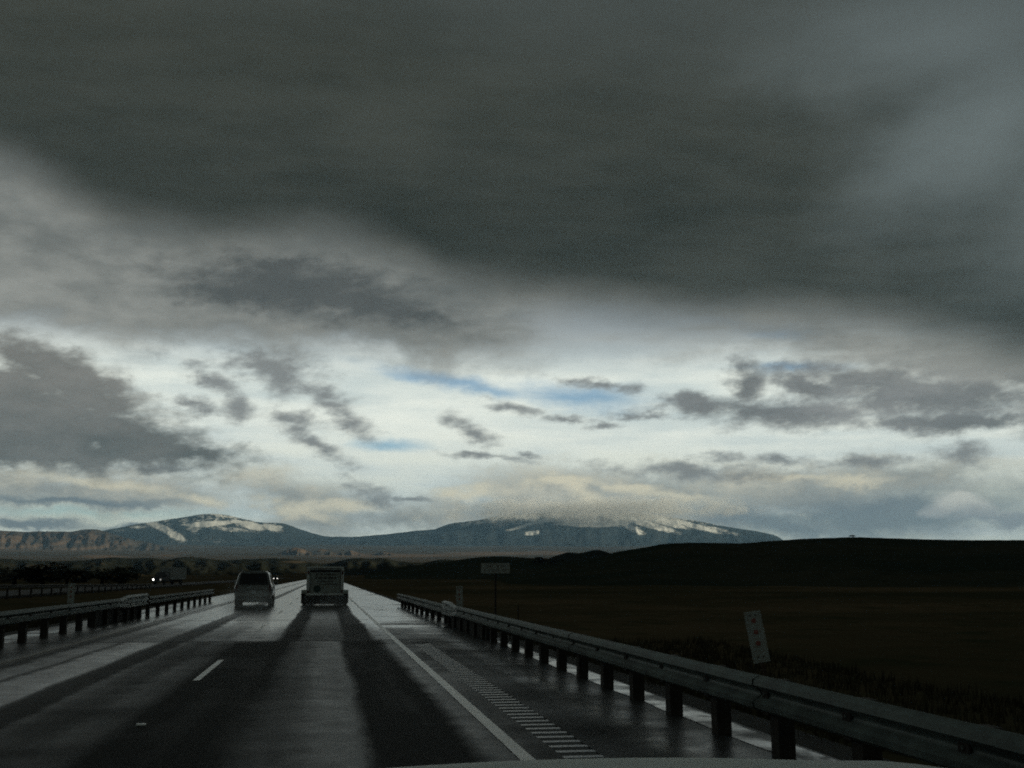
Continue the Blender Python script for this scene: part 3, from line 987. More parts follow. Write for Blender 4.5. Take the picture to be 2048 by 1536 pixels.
def beam(name, ys, profs, X, side, top, parent, seed=0, extra=0.0):
    """a rail panel swept along the road; side +1 faces +X, -1 faces -X"""
    rings = []
    for y, (kind, zt, dx) in zip(ys, profs):
        if isinstance(kind, str):
            cs = beam_profile(kind)
        else:
            a, b2, s = beam_profile('w'), beam_profile('thrie'), kind
            cs = [(p[0] * (1 - s) + q[0] * s, p[1] * (1 - s) + q[1] * s) for p, q in zip(a, b2)]
        h = cs[0][0]
        front = [(X + side * (d + dx + extra), y, zt - h + z) for z, d in cs]
        backp = [(X + side * (d + dx + extra - 0.004), y, zt - h + z) for z, d in reversed(cs)]
        rings.append(front + backp)
    return MB().loft(rings).build(name, M['galv_end' if name in ('end_panel', 'transition_panel') else 'galv'], parent, True)


def post_mesh(h, w=0.16, d=0.20, ch=0.012):
    return MB().box(-w / 2, w / 2, -d / 2, d / 2, -0.35, h, ch)


def guardrail(label, X, side, ytop, y0, y1, posts, L=3.81, pw=0.15, first=True, thrie=None, slope=0.0, zb=0.0, group=None):
    g = thing('guardrail', label, 'guardrail', (X, y0, zb), 0, group)
    end = y1
    off = 0.13
    def place(o):
        o.location = (-X, -y0, 0)
        return o
    if thrie:                                     # the end by the bridge: a deeper panel with three humps
        ya, yb = thrie
        rings = [(ya, 'thrie', ytop + 0.085)] + [(yb, 'thrie', ytop + 0.085)]
        place(beam('end_panel', [yb, ya], [('thrie', ytop + 0.085, off), ('thrie', ytop + 0.085, off)], X, side, ytop, g))
        yc = yb - 2.0
        st = np.linspace(0, 1, 7)
        place(beam('transition_panel', [yc + (yb - yc) * s for s in st], [(float(s * s * (3 - 2 * s)), ytop + 0.085 * float(s * s * (3 - 2 * s)), off) for s in st], X, side, ytop, g, extra=0.005))
        # rounded shoe closing the beam's open end
        for z in (-0.06, -0.225, -0.39):
            b = MB().tube((X + side * (off + 0.04), ya - 0.02, ytop + 0.085 + z), (X + side * (off + 0.04), ya + 0.10, ytop + 0.085 + z), 0.052, 0.03, 10)
            place(b.build('end_shoe', M['galv_bright'], g, True))
        end = yc
    y = end
    i = 0
    while y > y0:
        ya = max(y0, y - L)
        ztop = lambda q: ytop + slope * (q - y0)
        place(beam('rail_panel', [ya - 0.14, y], [('w', ztop(ya), off), ('w', ztop(y), off)], X, side, ytop, g, extra=0.010 if i % 2 else 0.0))
        y, i = ya, i + 1
    pm_ = post_mesh(ytop - 0.03, pw).mesh('post')
    pm_.materials.append(M['timber'])
    bm_ = MB().box(-pw / 2, pw / 2, -0.06, 0.06, ytop - 0.33, ytop - 0.02, 0.01).mesh('blockout')
    bm_.materials.append(M['timber'])
    bo = MB().lathe([(0.0, 0.016), (0.012, 0.016), (0.018, 0.009)], 8, 'x').mesh('bolt')
    bo.materials.append(M['galv'])
    for py in posts:
        p = bpy.data.objects.new('post', pm_)
        link(p, g)
        p.location = (0.0, py - y0, slope * (py - y0))
        p.scale = (1, 1, 1)
        p.rotation_euler = (random.uniform(-0.012, 0.012), random.uniform(-0.012, 0.012), R(90) if False else 0)
        c = bpy.data.objects.new('blockout', bm_)
        link(c, p)
        c.location = (side * 0.0, 0, 0)
        c.scale = (0.75, 1, 1)
        c.location = (side * (pw / 2 + 0.045) * 0.98, 0, 0)
        c.scale = (0.09 / pw * 0.8, 1.1, 1)
        if py < 26:
            q = bpy.data.objects.new('bolt', bo)
            link(q, p)
            q.location = (side * (off + 0.015), 0, ytop - 0.155)
            if side < 0:
                q.rotation_euler = (0, 0, math.pi)
    return g


near_posts = [9.47 + 1.545 * i for i in range(-8, 18)]
gr = guardrail('long galvanised guardrail beside the right shoulder, nearest in view, with a deep three-ridged far end', 3.99, -1, 0.69, -6.0, 36.4, near_posts, thrie=(36.4, 34.6))
gl = guardrail('near guardrail on dark posts left of the road, its deep three-ridged end shining', -7.05, 1, 0.80, -6.0, 46.0, [22.4, 24.4, 26.4, 28.3, 30.4, 32.5, 34.5, 36.5, 38.4, 40.3, 42.2, 43.6, 45.2, 20.4, 18.4, 16.4, 14.4, 12.4], thrie=(46.0, 41.8), pw=0.17)
fr = guardrail('lower far stretch of guardrail beyond the deep end panel, right of the wet shoulder', 4.05, -1, 0.645, 36.9, 60.5, [37.5 + 2.4 * i for i in range(10)])
fl = guardrail('lower far stretch of guardrail beyond the deep end panel, left of the passing lane', -7.05, 1, 0.755, 46.6, 72.5, [47.3 + 2.75 * i for i in range(10)])
om = guardrail('distant low guardrail along the oncoming carriageway, left of the median', -26.0, 1, 1.02, 70.0, 176.0, [72 + 3.81 * i for i in range(28)], slope=-0.0058)
for ch in list(om.children):
    if ch.name.startswith('rail_panel'):
        ch.data.materials[0] = M['rail_far']


M['curb'] = material('wet_dark_concrete', (0.030, 0.030, 0.027), 0.8, 0, 0.15, 0.3, 4, 0.3)
for x0, x1, y0, y1, lab in ((3.98, 4.20, 27.6, 36.2, 'low dark concrete bridge curb under the deep end of the right guardrail'), (-7.30, -7.08, 36.9, 45.8, 'low dark concrete bridge curb under the deep end of the left guardrail')):
    cb = MB()
    secs = []
    for y, h in ((y0, 0.28), (y0 + 0.9, 0.44), (y1 - 0.9, 0.46), (y1, 0.34)):
        secs.append([(x0, y, 0.002), (x1, y, 0.002), (x1, y, h - 0.03), (x1 - 0.03, y, h), (x0 + 0.03, y, h), (x0, y, h - 0.03)])
    tag(cb.loft(secs).build('concrete_curb', M['curb']), lab, 'curb')


# ------------------------------------------------------------------ signs and markers
def marker_panel(label, x, y, z0, lean, rz=0.0, h=0.91, w=0.30):
    g = thing('object_marker', label, 'marker panel', (x, y, z0), rz, 'white marker panels with three red discs beside the bridge ends')
    g.rotation_euler = (0, lean, rz)
    zg = ground_z(x, y) - z0
    MB().box(-w / 2, w / 2, -0.004, 0.004, 0, h, 0.002).build('panel', M['white_sheet'], g)
    b = MB()
    b.box(-0.03, 0.03, 0.008, 0.012, zg - 0.3, h - 0.05)
    b.box(-0.03, -0.026, 0.012, 0.045, zg - 0.3, h - 0.05)
    b.box(0.026, 0.03, 0.012, 0.045, zg - 0.3, h - 0.05)
    b.build('post', M['steel_post'], g)
    disc = MB().lathe([(-0.006, 0.044), (-0.012, 0.042), (-0.016, 0.02)], 16, 'y').mesh('reflector', True)
    disc.materials.append(M['red_disc'])
    for z in (0.74, 0.54, 0.34):
        o = bpy.data.objects.new('reflector', disc)
        link(o, g)
        o.location = (0, 0, z)
    bolt = MB().lathe([(-0.004, 0.014), (-0.010, 0.012)], 8, 'y').mesh('bolt')
    bolt.materials.append(M['hole'])
    for z, dx in ((0.84, 0.045), (0.84, -0.045), (0.10, 0.045), (0.10, -0.045)):
        o = bpy.data.objects.new('bolt', bolt)
        link(o, g)
        o.location = (dx, 0, z)
    return g


marker_panel('white panel with three dark red discs leaning behind the near right guardrail', 7.75, 19.2, 0.035, R(-9.5), R(-16))
marker_panel('small dim panel standing in the median grass behind the left guardrail', -11.6, 54.6, 0.30, R(0.5), 0)
marker_panel('faint far panel behind the deep end of the right guardrail, left of the large sign', 6.0, 50.0, 0.20, R(-2), 0)

sg = thing('road_sign', 'pale rectangular two-line road sign on a single dark post, right of the road', 'road sign', (9.15, 60.0, ground_z(9.15, 60.0)), R(-3))
zg = ground_z(9.15, 60.0)
SZ0, SZ1 = 1.70 - zg, 2.25 - zg
MB().box(-0.80, 0.78, -0.004, 0.004, SZ0, SZ1, 0.002).build('panel', M['white_sheet'], sg)
MB().box(-0.05, 0.05, 0.01, 0.11, -0.4, SZ1 - 0.05, 0.008).build('post', M['timber'], sg)
lt = MB()
rl = random.Random(4)
for row, (z0, z1, words) in enumerate(((SZ0 + 0.33, SZ0 + 0.46, ((-0.52, 4), (0.08, 5))), (SZ0 + 0.10, SZ0 + 0.24, ((-0.60, 8), (0.32, 3))))):
    for (wx, nl) in words:
        for i in range(nl):
            cx = wx + i * 0.105
            for s in range(3):                    # too far to read: broken strokes of blurred letters
                a = rl.choice((0, 1, 2))
                if a == 0:
                    lt.box(cx + s * 0.022, cx + s * 0.022 + 0.016, -0.0065, -0.0045, z0, z1)
                elif a == 1:
                    lt.box(cx, cx + 0.062, -0.0075, -0.0045, z0 + s * 0.05, z0 + s * 0.05 + 0.018)
lt.build('lettering', M['sign_back'], sg)
tp = MB().box(-0.03, 0.03, -0.02, 0.02, -0.3, 0.95, 0.006).build('marker_post', M['timber'])
tp.location = (9.7, 56.0, ground_z(9.7, 56.0))
tag(tp, 'short thin dark post in the grass just right of the large sign', 'post')


# ------------------------------------------------------------------ vehicles
def wheel(parent, x, y, r, w, rim=True):
    """tyre with a dished rim; x is the outer face side"""
    s = 1 if x > 0 else -1
    wl = bpy.data.objects.new('wheel', None)
    link(wl, parent)
    wl.location = (x, y, r)
    b = MB().lathe([(-w / 2, r * 0.62), (-w / 2, r * 0.92), (-w / 2 + 0.03, r), (w / 2 - 0.03, r), (w / 2, r * 0.92), (w / 2, r * 0.62)], 24, 'x')
    b.build('tyre', M['rubber'], wl, True)
    b = MB().lathe([(s * 0.02, r * 0.60), (s * (w / 2 + 0.004), r * 0.62), (s * (w / 2 - 0.02), r * 0.50), (s * (w / 2 - 0.05), r * 0.2), (s * (w / 2), r * 0.12)], 20, 'x')
    b.build('rim', M['rim'], wl, True)
    return wl


def ring(half, y, slant=None):
    """closed cross-section from right-half points (x, z); y may lean with height"""
    f = slant or (lambda z: 0.0)
    r = [(x, y + f(z), z) for x, z in half]
    l = [(-x, y + f(z), z) for x, z in reversed(half) if x > 1e-6]
    return r + l


def make_suv(label, loc, rz, paint, name='suv', lit=False, tail=True):
    g = thing(name, label, 'car', loc, rz)
    low = [(0, 0.30), (0.70, 0.30), (0.88, 0.40), (0.96, 0.55), (0.985, 0.80), (0.965, 1.02), (0.93, 1.10)]
    def sec(top):
        k = top
        return low + k
    cab = [(0.86, 1.36), (0.80, 1.60), (0.72, 1.74), (0.60, 1.81), (0.30, 1.84), (0, 1.845)]
    scr = [(0.88, 1.30), (0.84, 1.38), (0.78, 1.42), (0.64, 1.45), (0.30, 1.47), (0, 1.475)]
    hood = [(0.90, 1.13), (0.86, 1.145), (0.80, 1.155), (0.62, 1.165), (0.30, 1.175), (0, 1.18)]
    nose = [(0.84, 0.96), (0.80, 0.97), (0.74, 0.98), (0.60, 0.985), (0.30, 0.99), (0, 0.99)]
    lean = lambda z: max(0.0, z - 1.05) * 0.42
    shr = lambda pts, s: [(x * s, z) for x, z in pts]
    rings = [ring(shr(sec(cab), 0.965), -2.42, lean), ring(sec(cab), -2.30, lean), ring(sec(cab), -1.2), ring(sec(cab), 0.35), ring(sec(scr), 0.95),
             ring(sec(hood), 1.30), ring(sec(hood), 1.85), ring(shr(low[:5] + [(0.95, 0.9), (0.9, 0.94)] + nose, 0.95), 2.32), ring(shr([(0, 0.34), (0.7, 0.34), (0.8, 0.42), (0.86, 0.55), (0.88, 0.7), (0.86, 0.8), (0.82, 0.84)] + [(x * 0.95, z - 0.12) for x, z in nose], 0.9), 2.45)]
    MB().loft(rings).build('body', paint, g, True)
    yb = lambda z: -2.42 + lean(z)
    def rear_plate(nm, x0, x1, x2, x3, z0, z1, mat, e=0.012):
        return MB().slab([(x0, yb(z0) - e, z0), (x1, yb(z0) - e, z0), (x2, yb(z1) - e, z1), (x3, yb(z1) - e, z1)], 0.02).build(nm, mat, g)
    rear_plate('rear_window', -0.76, 0.76, 0.64, -0.64, 1.14, 1.70, M['glass'])
    rear_plate('tailgate_seam', -0.80, 0.80, 0.80, -0.80, 0.845, 0.86, M['plastic'], 0.006)
    for s in (-1, 1):
        if tail:
            a, b = sorted((s * 0.80, s * 0.93))
            rear_plate('tail_light', a, b, b * (0.96 if s > 0 else 1), a * (0.96 if s < 0 else 1), 0.74, 1.12, M['tail_red'], 0.02)
        xx = s * 0.915
        for y0, y1 in ((-1.95, -0.95), (-0.88, -0.05), (0.02, 0.55)):
            top = 1.62 if y1 < 0.3 else 1.55
            q = [(s * 0.918, y0, 1.14), (s * 0.918, y1, 1.14), (s * 0.812, y1 - 0.05, top), (s * 0.812, y0 + 0.04, top)]
            if s < 0:
                q = [q[1], q[0], q[3], q[2]]
            MB().slab(q, 0.02).build('side_window', M['glass'], g)
        MB().box(min(s * 0.97, s * 1.14), max(s * 0.97, s * 1.14), 0.55, 0.68, 1.10, 1.28, 0.03).build('mirror', paint, g, True)
        MB().box(s * 0.70 - 0.02, s * 0.70 + 0.02, -1.9, 0.2, 1.84, 1.88, 0.01).build('roof_rail', M['plastic'], g)
        for y in (-1.45, 1.45):
            wheel(g, s * 0.86, y, 0.36, 0.23)
        MB().box(min(s * 0.55, s * 0.84), max(s * 0.55, s * 0.84), 2.40, 2.47, 0.66, 0.80, 0.02).build('headlight', M['lamp'] if lit else M['lamp_dim'], g)
    MB().box(-0.92, 0.92, -2.56, -2.36, 0.46, 0.66, 0.05).build('bumper', M['bumper_pale'], g, True)
    MB().box(-0.90, 0.90, 2.38, 2.46, 0.34, 0.58, 0.05).build('bumper', paint, g, True)
    MB().box(-0.80, 0.80, -2.2, 2.2, 0.20, 0.34, 0.03).build('underbody', M['plastic'], g)
    MB().box(-0.155, 0.155, -2.445, -2.425, 0.68, 0.83).build('licence_plate', M['plate'], g)
    q = [(-0.78, 0.98, 1.50), (0.78, 0.98, 1.50), (0.82, 1.32, 1.20), (-0.82, 1.32, 1.20)]
    MB().slab([(0.70, 0.44, 1.80), (-0.70, 0.44, 1.80), (-0.80, 1.27, 1.23), (0.80, 1.27, 1.23)], 0.02).build('windscreen', M['glass'], g)
    return g


make_suv('dull silver van-like car with dark rear window in the lane left of the trailer', (-3.72, 62.6, 0), R(0.5), M['suv_paint'])

# cargo trailer in the right lane
tr = thing('cargo_trailer', 'boxy pale cargo trailer with outboard wheels driven in the right lane, centre of the road', 'trailer', (0.02, 61.0, 0), 0)
W2 = 0.99
half = [(0, 0.52), (W2 - 0.04, 0.52), (W2, 0.56), (W2, 1.95), (W2 - 0.05, 2.02), (W2 - 0.16, 2.055), (0, 2.075)]
MB().loft([ring(half, 0.0), ring(half, 3.3), ring([(x * 0.9, 0.52 + (z - 0.52) * 0.97) for x, z in half], 3.62)]).build('body', M['trailer_white'], tr, True)
MB().box(-0.82, 0.82, -0.035, -0.003, 0.66, 1.90, 0.008).build('door', M['trailer_door'], tr)
for a, b, nm in ((-0.99, -0.83, 'frame'), (0.83, 0.99, 'frame')):
    MB().box(a, b, -0.05, -0.004, 0.56, 1.96, 0.012).build(nm, M['trailer_trim'], tr)
MB().box(-0.985, 0.985, -0.052, -0.004, 1.965, 2.06, 0.012).build('frame', M['trailer_trim'], tr)
MB().box(-0.985, 0.985, -0.060, -0.004, 0.53, 0.64, 0.012).build('sill', M['trailer_trim'], tr)
MB().box(-0.78, 0.78, -0.042, -0.036, 1.76, 1.88, 0.002).build('header_panel', M['plastic'], tr)
for s in (-1, 1):
    MB().box(s * 0.90 - 0.05, s * 0.90 + 0.05, -0.075, -0.051, 1.66, 1.84, 0.01).build('marker_light', M['tail_red'], tr)
    MB().box(s * 0.90 - 0.05, s * 0.90 + 0.05, -0.078, -0.051, 0.66, 0.82, 0.01).build('tail_light', M['tail_red'], tr)
    b = MB()
    prf = [(-0.62 + 1.24 * i / 10, 0.40 + 0.42 * math.sin(math.pi * (0.08 + 0.84 * i / 10))) for i in range(11)]
    rings_ = [[(s * 1.0, 1.4 + y, z), (s * 1.27, 1.4 + y, z - 0.01), (s * 1.27, 1.4 + y, z - 0.05), (s * 1.0, 1.4 + y, z - 0.04)] for y, z in prf]
    b.loft(rings_)
    b.build('fender', M['trailer_door'], tr, True)
    MB().box(min(s * 1.0, s * 1.27), max(s * 1.0, s * 1.27), 0.70, 0.725, 0.10, 0.62, 0.006).build('dark_flap', M['plastic'], tr)
    wheel(tr, s * 1.12, 1.4, 0.34, 0.20)
    MB().tube((s * 0.80, -0.045, 0.7), (s * 0.80, -0.045, 1.88), 0.012).build('lock_bar', M['galv'], tr)
MB().box(-1.0, 1.0, -0.16, -0.02, 0.36, 0.50, 0.02).build('bumper', M['plastic'], tr)
MB().box(-0.98, 0.98, 0.3, 3.2, 0.22, 0.515, 0.03).build('underbody', M['plastic'], tr)
MB().box(-0.99, 0.99, 0.16, 0.175, 0.07, 0.52, 0.004).build('dark_flap', M['plastic'], tr)  # full-width dark sheet added to fill in the shade under the trailer
MB().box(-1.0, 1.0, 1.33, 1.47, 0.27, 0.40, 0.02).build('axle', M['plastic'], tr)
MB().box(-0.16, 0.16, -0.075, -0.062, 0.535, 0.635).build('licence_plate', M['plate'], tr)
b = MB()
b.tube((-0.7, 3.6, 0.46), (0, 5.0, 0.46), 0.05)
b.tube((0.7, 3.6, 0.46), (0, 5.0, 0.46), 0.05)
b.build('tongue', M['plastic'], tr)
# blurred print on the door: rows of strokes and one dark emblem
b = MB()
rl = random.Random(9)
for z, x0, x1, hgt in ((1.60, -0.50, 0.50, 0.09), (1.40, -0.55, 0.55, 0.12), (1.24, -0.45, 0.40, 0.07), (1.10, -0.30, 0.62, 0.06)):
    x = x0
    while x < x1:
        w = rl.uniform(0.03, 0.08)
        b.box(x, x + w, -0.040, -0.0365, z, z + hgt)
        x += w + rl.uniform(0.015, 0.06)
b.build('lettering', M['sign_back'], tr)
b = MB()
b.lathe([(-0.0365, 0.20), (-0.041, 0.19)], 14, 'y', (-0.42, 0, 0.88))
b.build('emblem', M['ink_green'], tr)

# oncoming box truck on the other carriageway
tk = thing('box_truck', 'oncoming dark truck with a pale cargo box and lit headlights, far left carriageway', 'truck', (-31.2, 232.0, -0.12), math.pi - R(24))
cab = [(0, 0.55), (0.95, 0.55), (1.08, 0.7), (1.10, 1.5), (1.02, 2.25), (0.85, 2.42), (0, 2.46)]
MB().loft([ring(cab, 1.0), ring(cab, 2.3), ring([(x, 0.55 + (z - 0.55) * 0.55) for x, z in cab], 2.9), ring([(x * 0.96, 0.55 + (z - 0.55) * 0.48) for x, z in cab], 3.6)]).build('cab', M['truck_dark'], tk, True)
MB().slab([(-0.92, 2.36, 2.30), (0.92, 2.36, 2.30), (0.98, 2.88, 1.62), (-0.98, 2.88, 1.62)], 0.03).build('windscreen', M['glass'], tk)
MB().box(-1.22, 1.22, -5.2, 0.8, 0.95, 3.35, 0.06).build('cargo_box', M['truck_box'], tk, True)
MB().box(-0.5, 0.5, -5.0, 3.2, 0.55, 0.85, 0.02).build('chassis', M['plastic'], tk)
MB().box(-1.05, 1.05, 3.55, 3.75, 0.45, 0.75, 0.04).build('bumper', M['galv'], tk, True)
for s in (-1, 1):
    hb = MB().lathe([(3.50, 0.17), (3.64, 0.16), (3.67, 0.08)], 14, 'y', (s * 0.80, 0, 0.98)).build('headlight', M['lamp'] if s > 0 else M['lamp_dim'], tk)
    for y in (2.6, -3.6):
        wheel(tk, s * 0.98, y, 0.48, 0.28)
    MB().box(min(s * 1.12, s * 1.34), max(s * 1.12, s * 1.34), 2.2, 2.3, 1.5, 2.0, 0.03).build('mirror', M['plastic'], tk)

# far oncoming car
fc = make_suv('tiny far oncoming car with both headlights lit, between the van and the trailer', (-20.4, 480.0, ground_z(-20.4, 480.0) + 0.25), math.pi, M['truck_dark'], 'car', True)


# the pale nose of the car the photograph is taken from
oc_ = thing('camera_car', 'pale bonnet edge of the camera car along the bottom of the picture', 'car', (0.42, 0, 0), 0)
xs = np.linspace(-0.98, 0.98, 41)
ys = np.concatenate([np.linspace(0.75, 1.75, 9), np.linspace(1.80, 2.02, 8)])
BX, BY = np.meshgrid(xs, ys)
BZ = 1.265 - 0.060 * np.abs((BX + 0.02) / 0.9) ** 2.0 - 0.010 * (np.abs(BX) > 0.75) * ((np.abs(BX) - 0.75) / 0.2)
BZ = BZ + 0.030 * (1.78 - BY).clip(0, 2) - ((BY - 1.82).clip(0, 1) / 0.20) ** 2.2 * 0.12
BZ = BZ + 0.006 * np.exp(-((np.abs(BX) - 0.55) / 0.08) ** 2)
bo = grid_object('bonnet', BX, BY, BZ, M['hood'])
del bo['kind']
bo.parent = oc_
for s in (-1, 1):
    b = MB()
    rr_ = []
    for y in np.linspace(0.75, 2.0, 7):
        zt = 1.225 + 0.030 * max(0, 1.78 - y) - max(0, (y - 1.82) / 0.2) ** 2 * 0.10
        rr_.append([(s * 0.985, y, zt), (s * 1.02, y, zt - 0.06), (s * 1.03, y, 0.9), (s * 1.0, y, 0.55), (s * 0.96, y, 0.55), (s * 0.95, y, zt - 0.03)])
    b.loft(rr_)
    b.build('fender', M['hood'], oc_, True)
    wheel(oc_, s * 0.86, 1.25, 0.38, 0.24)
    MB().box(min(s * 0.62, s * 0.96), max(s * 0.62, s * 0.96), 1.98, 2.06, 0.86, 1.06, 0.02).build('headlight', M['glass'], oc_)
MB().box(-0.93, 0.93, 0.78, 1.95, 0.50, 1.08, 0.04).build('engine_bay', M['plastic'], oc_)
MB().box(-0.60, 0.60, 1.97, 2.04, 0.80, 1.08, 0.02).build('grille', M['plastic'], oc_)
MB().box(-0.99, 0.99, 1.95, 2.10, 0.42, 0.74, 0.05).build('bumper', M['hood'], oc_, True)


# ------------------------------------------------------------------ trees and shrubs
def crown_mesh(w, h, n, seed, leaf=0.45):
    rnd = random.Random(seed)
    cl = [(rnd.gauss(0, 0.26) * w, rnd.gauss(0, 0.26) * w, h * rnd.uniform(0.22, 0.86), rnd.uniform(0.16, 0.30)) for _ in range(11)]
    vs, fs = [], []
    for i in range(n):
        cx, cy, cz, r = rnd.choice(cl)
        d = Vector((rnd.gauss(0, 1), rnd.gauss(0, 1), rnd.gauss(0, 0.8))).normalized() * rnd.uniform(0.35, 1.0) ** 0.6
        p = Vector((cx, cy, cz)) + Vector((d.x * r * w, d.y * r * w, d.z * r * h * 0.8))
        p.z = max(0.05, p.z)
        a = Vector((rnd.gauss(0, 1), rnd.gauss(0, 1), rnd.gauss(0, 1))).normalized()
        b = a.orthogonal().normalized()
        s = leaf * rnd.uniform(0.5, 1.3)
        k = len(vs)
        vs += [p - a * s, p + b * s * 0.5, p + a * s, p - b * s * 0.5]
        fs.append((k, k + 1, k + 2, k + 3))
    me = bpy.data.meshes.new('crown')
    me.from_pydata(vs, [], fs)
    me.materials.append(M['leaf'])
    return me


crowns = [crown_mesh(1.0, 1.0, 1500, s, 0.045) for s in (1, 2, 3)]
tm = MB()
tm.tube((0, 0, -0.1), (0.02, 0.01, 0.30), 0.045, 0.032, 8)
tm.tube((0.02, 0.01, 0.28), (0.20, 0.05, 0.62), 0.026, 0.008, 6)
tm.tube((0.02, 0.01, 0.26), (-0.18, 0.08, 0.60), 0.026, 0.008, 6)
tm.tube((0.02, 0.01, 0.28), (0.0, -0.12, 0.75), 0.022, 0.006, 6)
tmesh = tm.mesh('trunk')
tmesh.materials.append(M['bark'])


def tree(x, y, w, h, label, group, k, name='juniper_tree'):
    g = thing(name, label, 'tree' if 'tree' in name else 'bush', (x, y, ground_z(x, y) - 0.1), random.uniform(0, 6), group)
    for me, nm in ((crowns[k % 3], 'crown'), (tmesh, 'trunk')):
        o = bpy.data.objects.new(nm, me)
        link(o, g)
        o.scale = (w, w, h)
    return g


L_TREES = 'dark junipers beyond the median on the left'
for i, (px, D, w, h, lab) in enumerate((
        (-60, 255, 12, 4.4, 'dark bushy tree beyond the median at the left picture edge'),
        (30, 262, 14, 4.2, 'wide dark tree left of the tallest dark tree by the far left carriageway'),
        (85, 258, 13, 4.9, 'tallest dark tree above the far left guardrail'),
        (135, 266, 10, 4.0, 'narrow dark tree just right of the tallest one on the far left'),
        (205, 262, 11, 4.0, 'dark tree above the small marker panel on the left'),
        (240, 256, 10, 4.2, 'rightmost dark tree beyond the median, left of the oncoming truck'))):
    a, _ = azel(px, 1152)
    tree(D * math.sin(R(a)), D * math.cos(R(a)), w, h, lab, L_TREES, i)
for i, (px, D, w, h, lab) in enumerate((
        (1083, 1050, 13, 7, 'left one of the small trees in the saddle between the two right hills'),
        (1108, 1060, 10, 5.5, 'low tree second from left in the saddle between the two right hills'),
        (1150, 900, 12, 6, 'tree in the saddle standing below the twin far bumps'),
        (1172, 860, 16, 6.5, 'broad tree at the foot of the right hill slope'),
        (1710, 640, 3.4, 1.5, 'lone bush on the crest of the long right hill'))):
    a, _ = azel(px, 1152)
    tree(D * math.sin(R(a)), D * math.cos(R(a)), w, h, lab, None, i, 'shrub' if 'bush' in lab else 'juniper_tree')


# dead grass by the rails and over the near field: one uncountable cover
def grass():
    rnd = np.random.default_rng(5)
    P = []
    for (n, xa, xb, ya, yb) in ((5200, 4.9, 8.5, 5, 70), (2600, 7.0, 14, 8, 40), (2400, -12.5, -9.2, 10, 80)):
        P.append(np.stack([rnd.uniform(xa, xb, n), ya + (yb - ya) * rnd.uniform(0, 1, n) ** 1.4], -1))
    P = np.concatenate(P)
    keep = fbm(P[:, 0] * 0.25, P[:, 1] * 0.12, 91, 3) > -0.08
    P = P[keep]
    zz = field_height(P[:, 0], P[:, 1])
    vs, fs = [], []
    for (x, y), z in zip(P, zz):
        d = math.hypot(x, y)
        h = rnd.uniform(0.10, 0.34)
        for _ in range(5):
            a = rnd.uniform(0, 6.28)
            w = 0.010 + d * 0.00045
            l = rnd.uniform(0.1, 0.5) * h
            ox, oy = rnd.normal(0, 0.10, 2)
            k = len(vs)
            ca, sa = math.cos(a), math.sin(a)
            vs += [(x + ox - sa * w, y + oy + ca * w, z - 0.05), (x + ox + sa * w, y + oy - ca * w, z - 0.05), (x + ox + ca * l, y + oy + sa * l, z + h * rnd.uniform(0.6, 1.1))]
            fs.append((k, k + 1, k + 2))
    me = bpy.data.meshes.new('grass')
    me.from_pydata(vs, [], fs)
    me.materials.append(M['straw'])
    o = link(bpy.data.objects.new('grass', me))
    o['kind'] = 'stuff'
    tag(o, 'dead brown grass covering the verge and field beside the guardrails', 'grass')


grass()

# ------------------------------------------------------------------ haze
hm = bpy.data.materials.new('haze')
hm.use_nodes = True
hm.node_tree.nodes.clear()
ho = hm.node_tree.nodes.new('ShaderNodeOutputMaterial')
hv = hm.node_tree.nodes.new('ShaderNodeVolumePrincipled')
hv.inputs['Color'].default_value = (0.34, 0.62, 0.95, 1)
hv.inputs['Density'].default_value = 2.2e-5
hv.inputs['Anisotropy'].default_value = 0.1
hm.node_tree.links.new(hv.outputs[0], ho.inputs['Volume'])
hz = MB().box(-24000, 24000, -3500, 26500, -6.0, 1480).build('haze', hm)
hz['kind'] = 'stuff'
hz['label'] = 'thin grey-blue rain haze over the valley'
hz['category'] = 'haze'


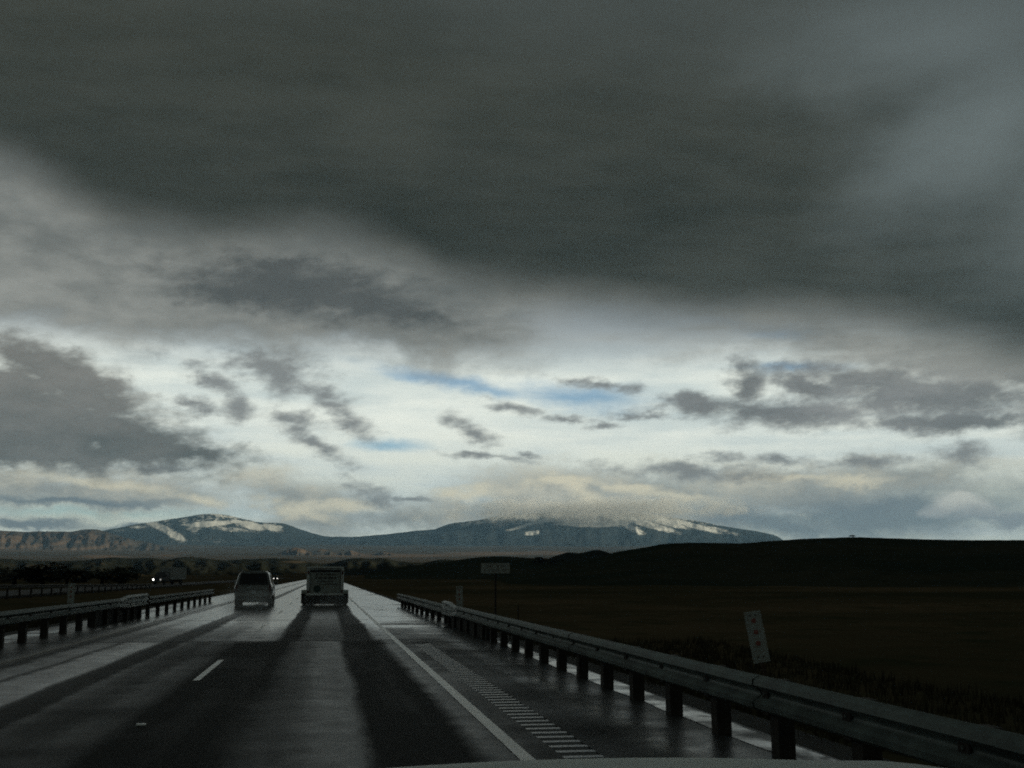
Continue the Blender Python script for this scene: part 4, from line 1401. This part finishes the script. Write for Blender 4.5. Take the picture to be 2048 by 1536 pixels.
# ------------------------------------------------------------------ cloud lying on the summit of the right mountain, as a volume
def summit_cloud():
    m = bpy.data.materials.new('cloud_volume')
    m.use_nodes = True
    m.node_tree.nodes.clear()
    t = NT(m.node_tree)
    out = t.node('ShaderNodeOutputMaterial')
    vol = t.node('ShaderNodeVolumePrincipled')
    vol.inputs['Color'].default_value = (1.0, 1.0, 1.0, 1)
    vol.inputs['Anisotropy'].default_value = -0.2
    tc = t.node('ShaderNodeTexCoord')
    p = V(t, tc.outputs['Object'])                       # metres from the middle of the bank
    x, y, z = t.sep(p)
    n = t.noise(t.xyz(x * 0.001, y * 0.0006, z * 0.0022), 1.6, 5, 0.62)
    n2 = t.noise(t.xyz(x * 0.003, y * 0.001, z * 0.0045), 1.7, 4, 0.6)
    e = t.ellipse(t.xyz(x, z + x * x * 0.0000125, 0), -150, 0, 2750.0, 235.0, 0)
    d = t.step(e + (n - 0.5) * 2.2 + (n2 - 0.5) * 1.1, 0.05, 1.0)
    d = d * t.step(t.math('ABSOLUTE', y), 900.0, 300.0) * t.step(t.math('ABSOLUTE', z), 330.0, 240.0)
    t.put(vol.inputs['Density'], d * 0.0024)
    t.t.links.new(vol.outputs[0], out.inputs['Volume'])
    o = MB().box(-3600, 3600, -1000, 1000, -340, 340).build('summit_cloud', m)
    az, rr = R(14.2), 17600.0
    o.location = (rr * math.sin(az), rr * math.cos(az), 1060)
    o.rotation_euler = (0, 0, -az)
    o['kind'] = 'stuff'
    tag(o, 'bright ragged cloud lying on the summit of the right snowy mountain', 'summit_cloud')


summit_cloud()


# ------------------------------------------------------------------ spray thrown up behind the wheels
def spray(x, y, w, l, h, dens, label):
    m = bpy.data.materials.new('road_spray')
    m.use_nodes = True
    m.node_tree.nodes.clear()
    t = NT(m.node_tree)
    out = t.node('ShaderNodeOutputMaterial')
    vol = t.node('ShaderNodeVolumePrincipled')
    vol.inputs['Color'].default_value = (0.9, 0.92, 0.9, 1)
    tc = t.node('ShaderNodeTexCoord')
    p = V(t, tc.outputs['Object'])
    px, py, pz = t.sep(p)
    n = t.noise(p, 1.1, 4, 0.6)
    d = t.step(t.math('ABSOLUTE', px), w * 0.5, w * 0.22) * t.step(pz, h, 0.0) * t.step(py, -l, -l * 0.2) * t.step(n, 0.30, 0.72)
    t.put(vol.inputs['Density'], d * dens)
    t.t.links.new(vol.outputs[0], out.inputs['Volume'])
    o = MB().box(-w / 2, w / 2, -l, 0.0, 0.012, h).build('spray', m)
    o.location = (x, y, 0)
    o['kind'] = 'stuff'
    tag(o, label, 'spray')


spray(-3.72, 60.0, 3.0, 7.0, 1.35, 0.34, 'thin grey road spray behind the silver van-like car')
spray(0.02, 60.7, 3.2, 6.0, 0.9, 0.16, 'thin grey road spray behind the cargo trailer')
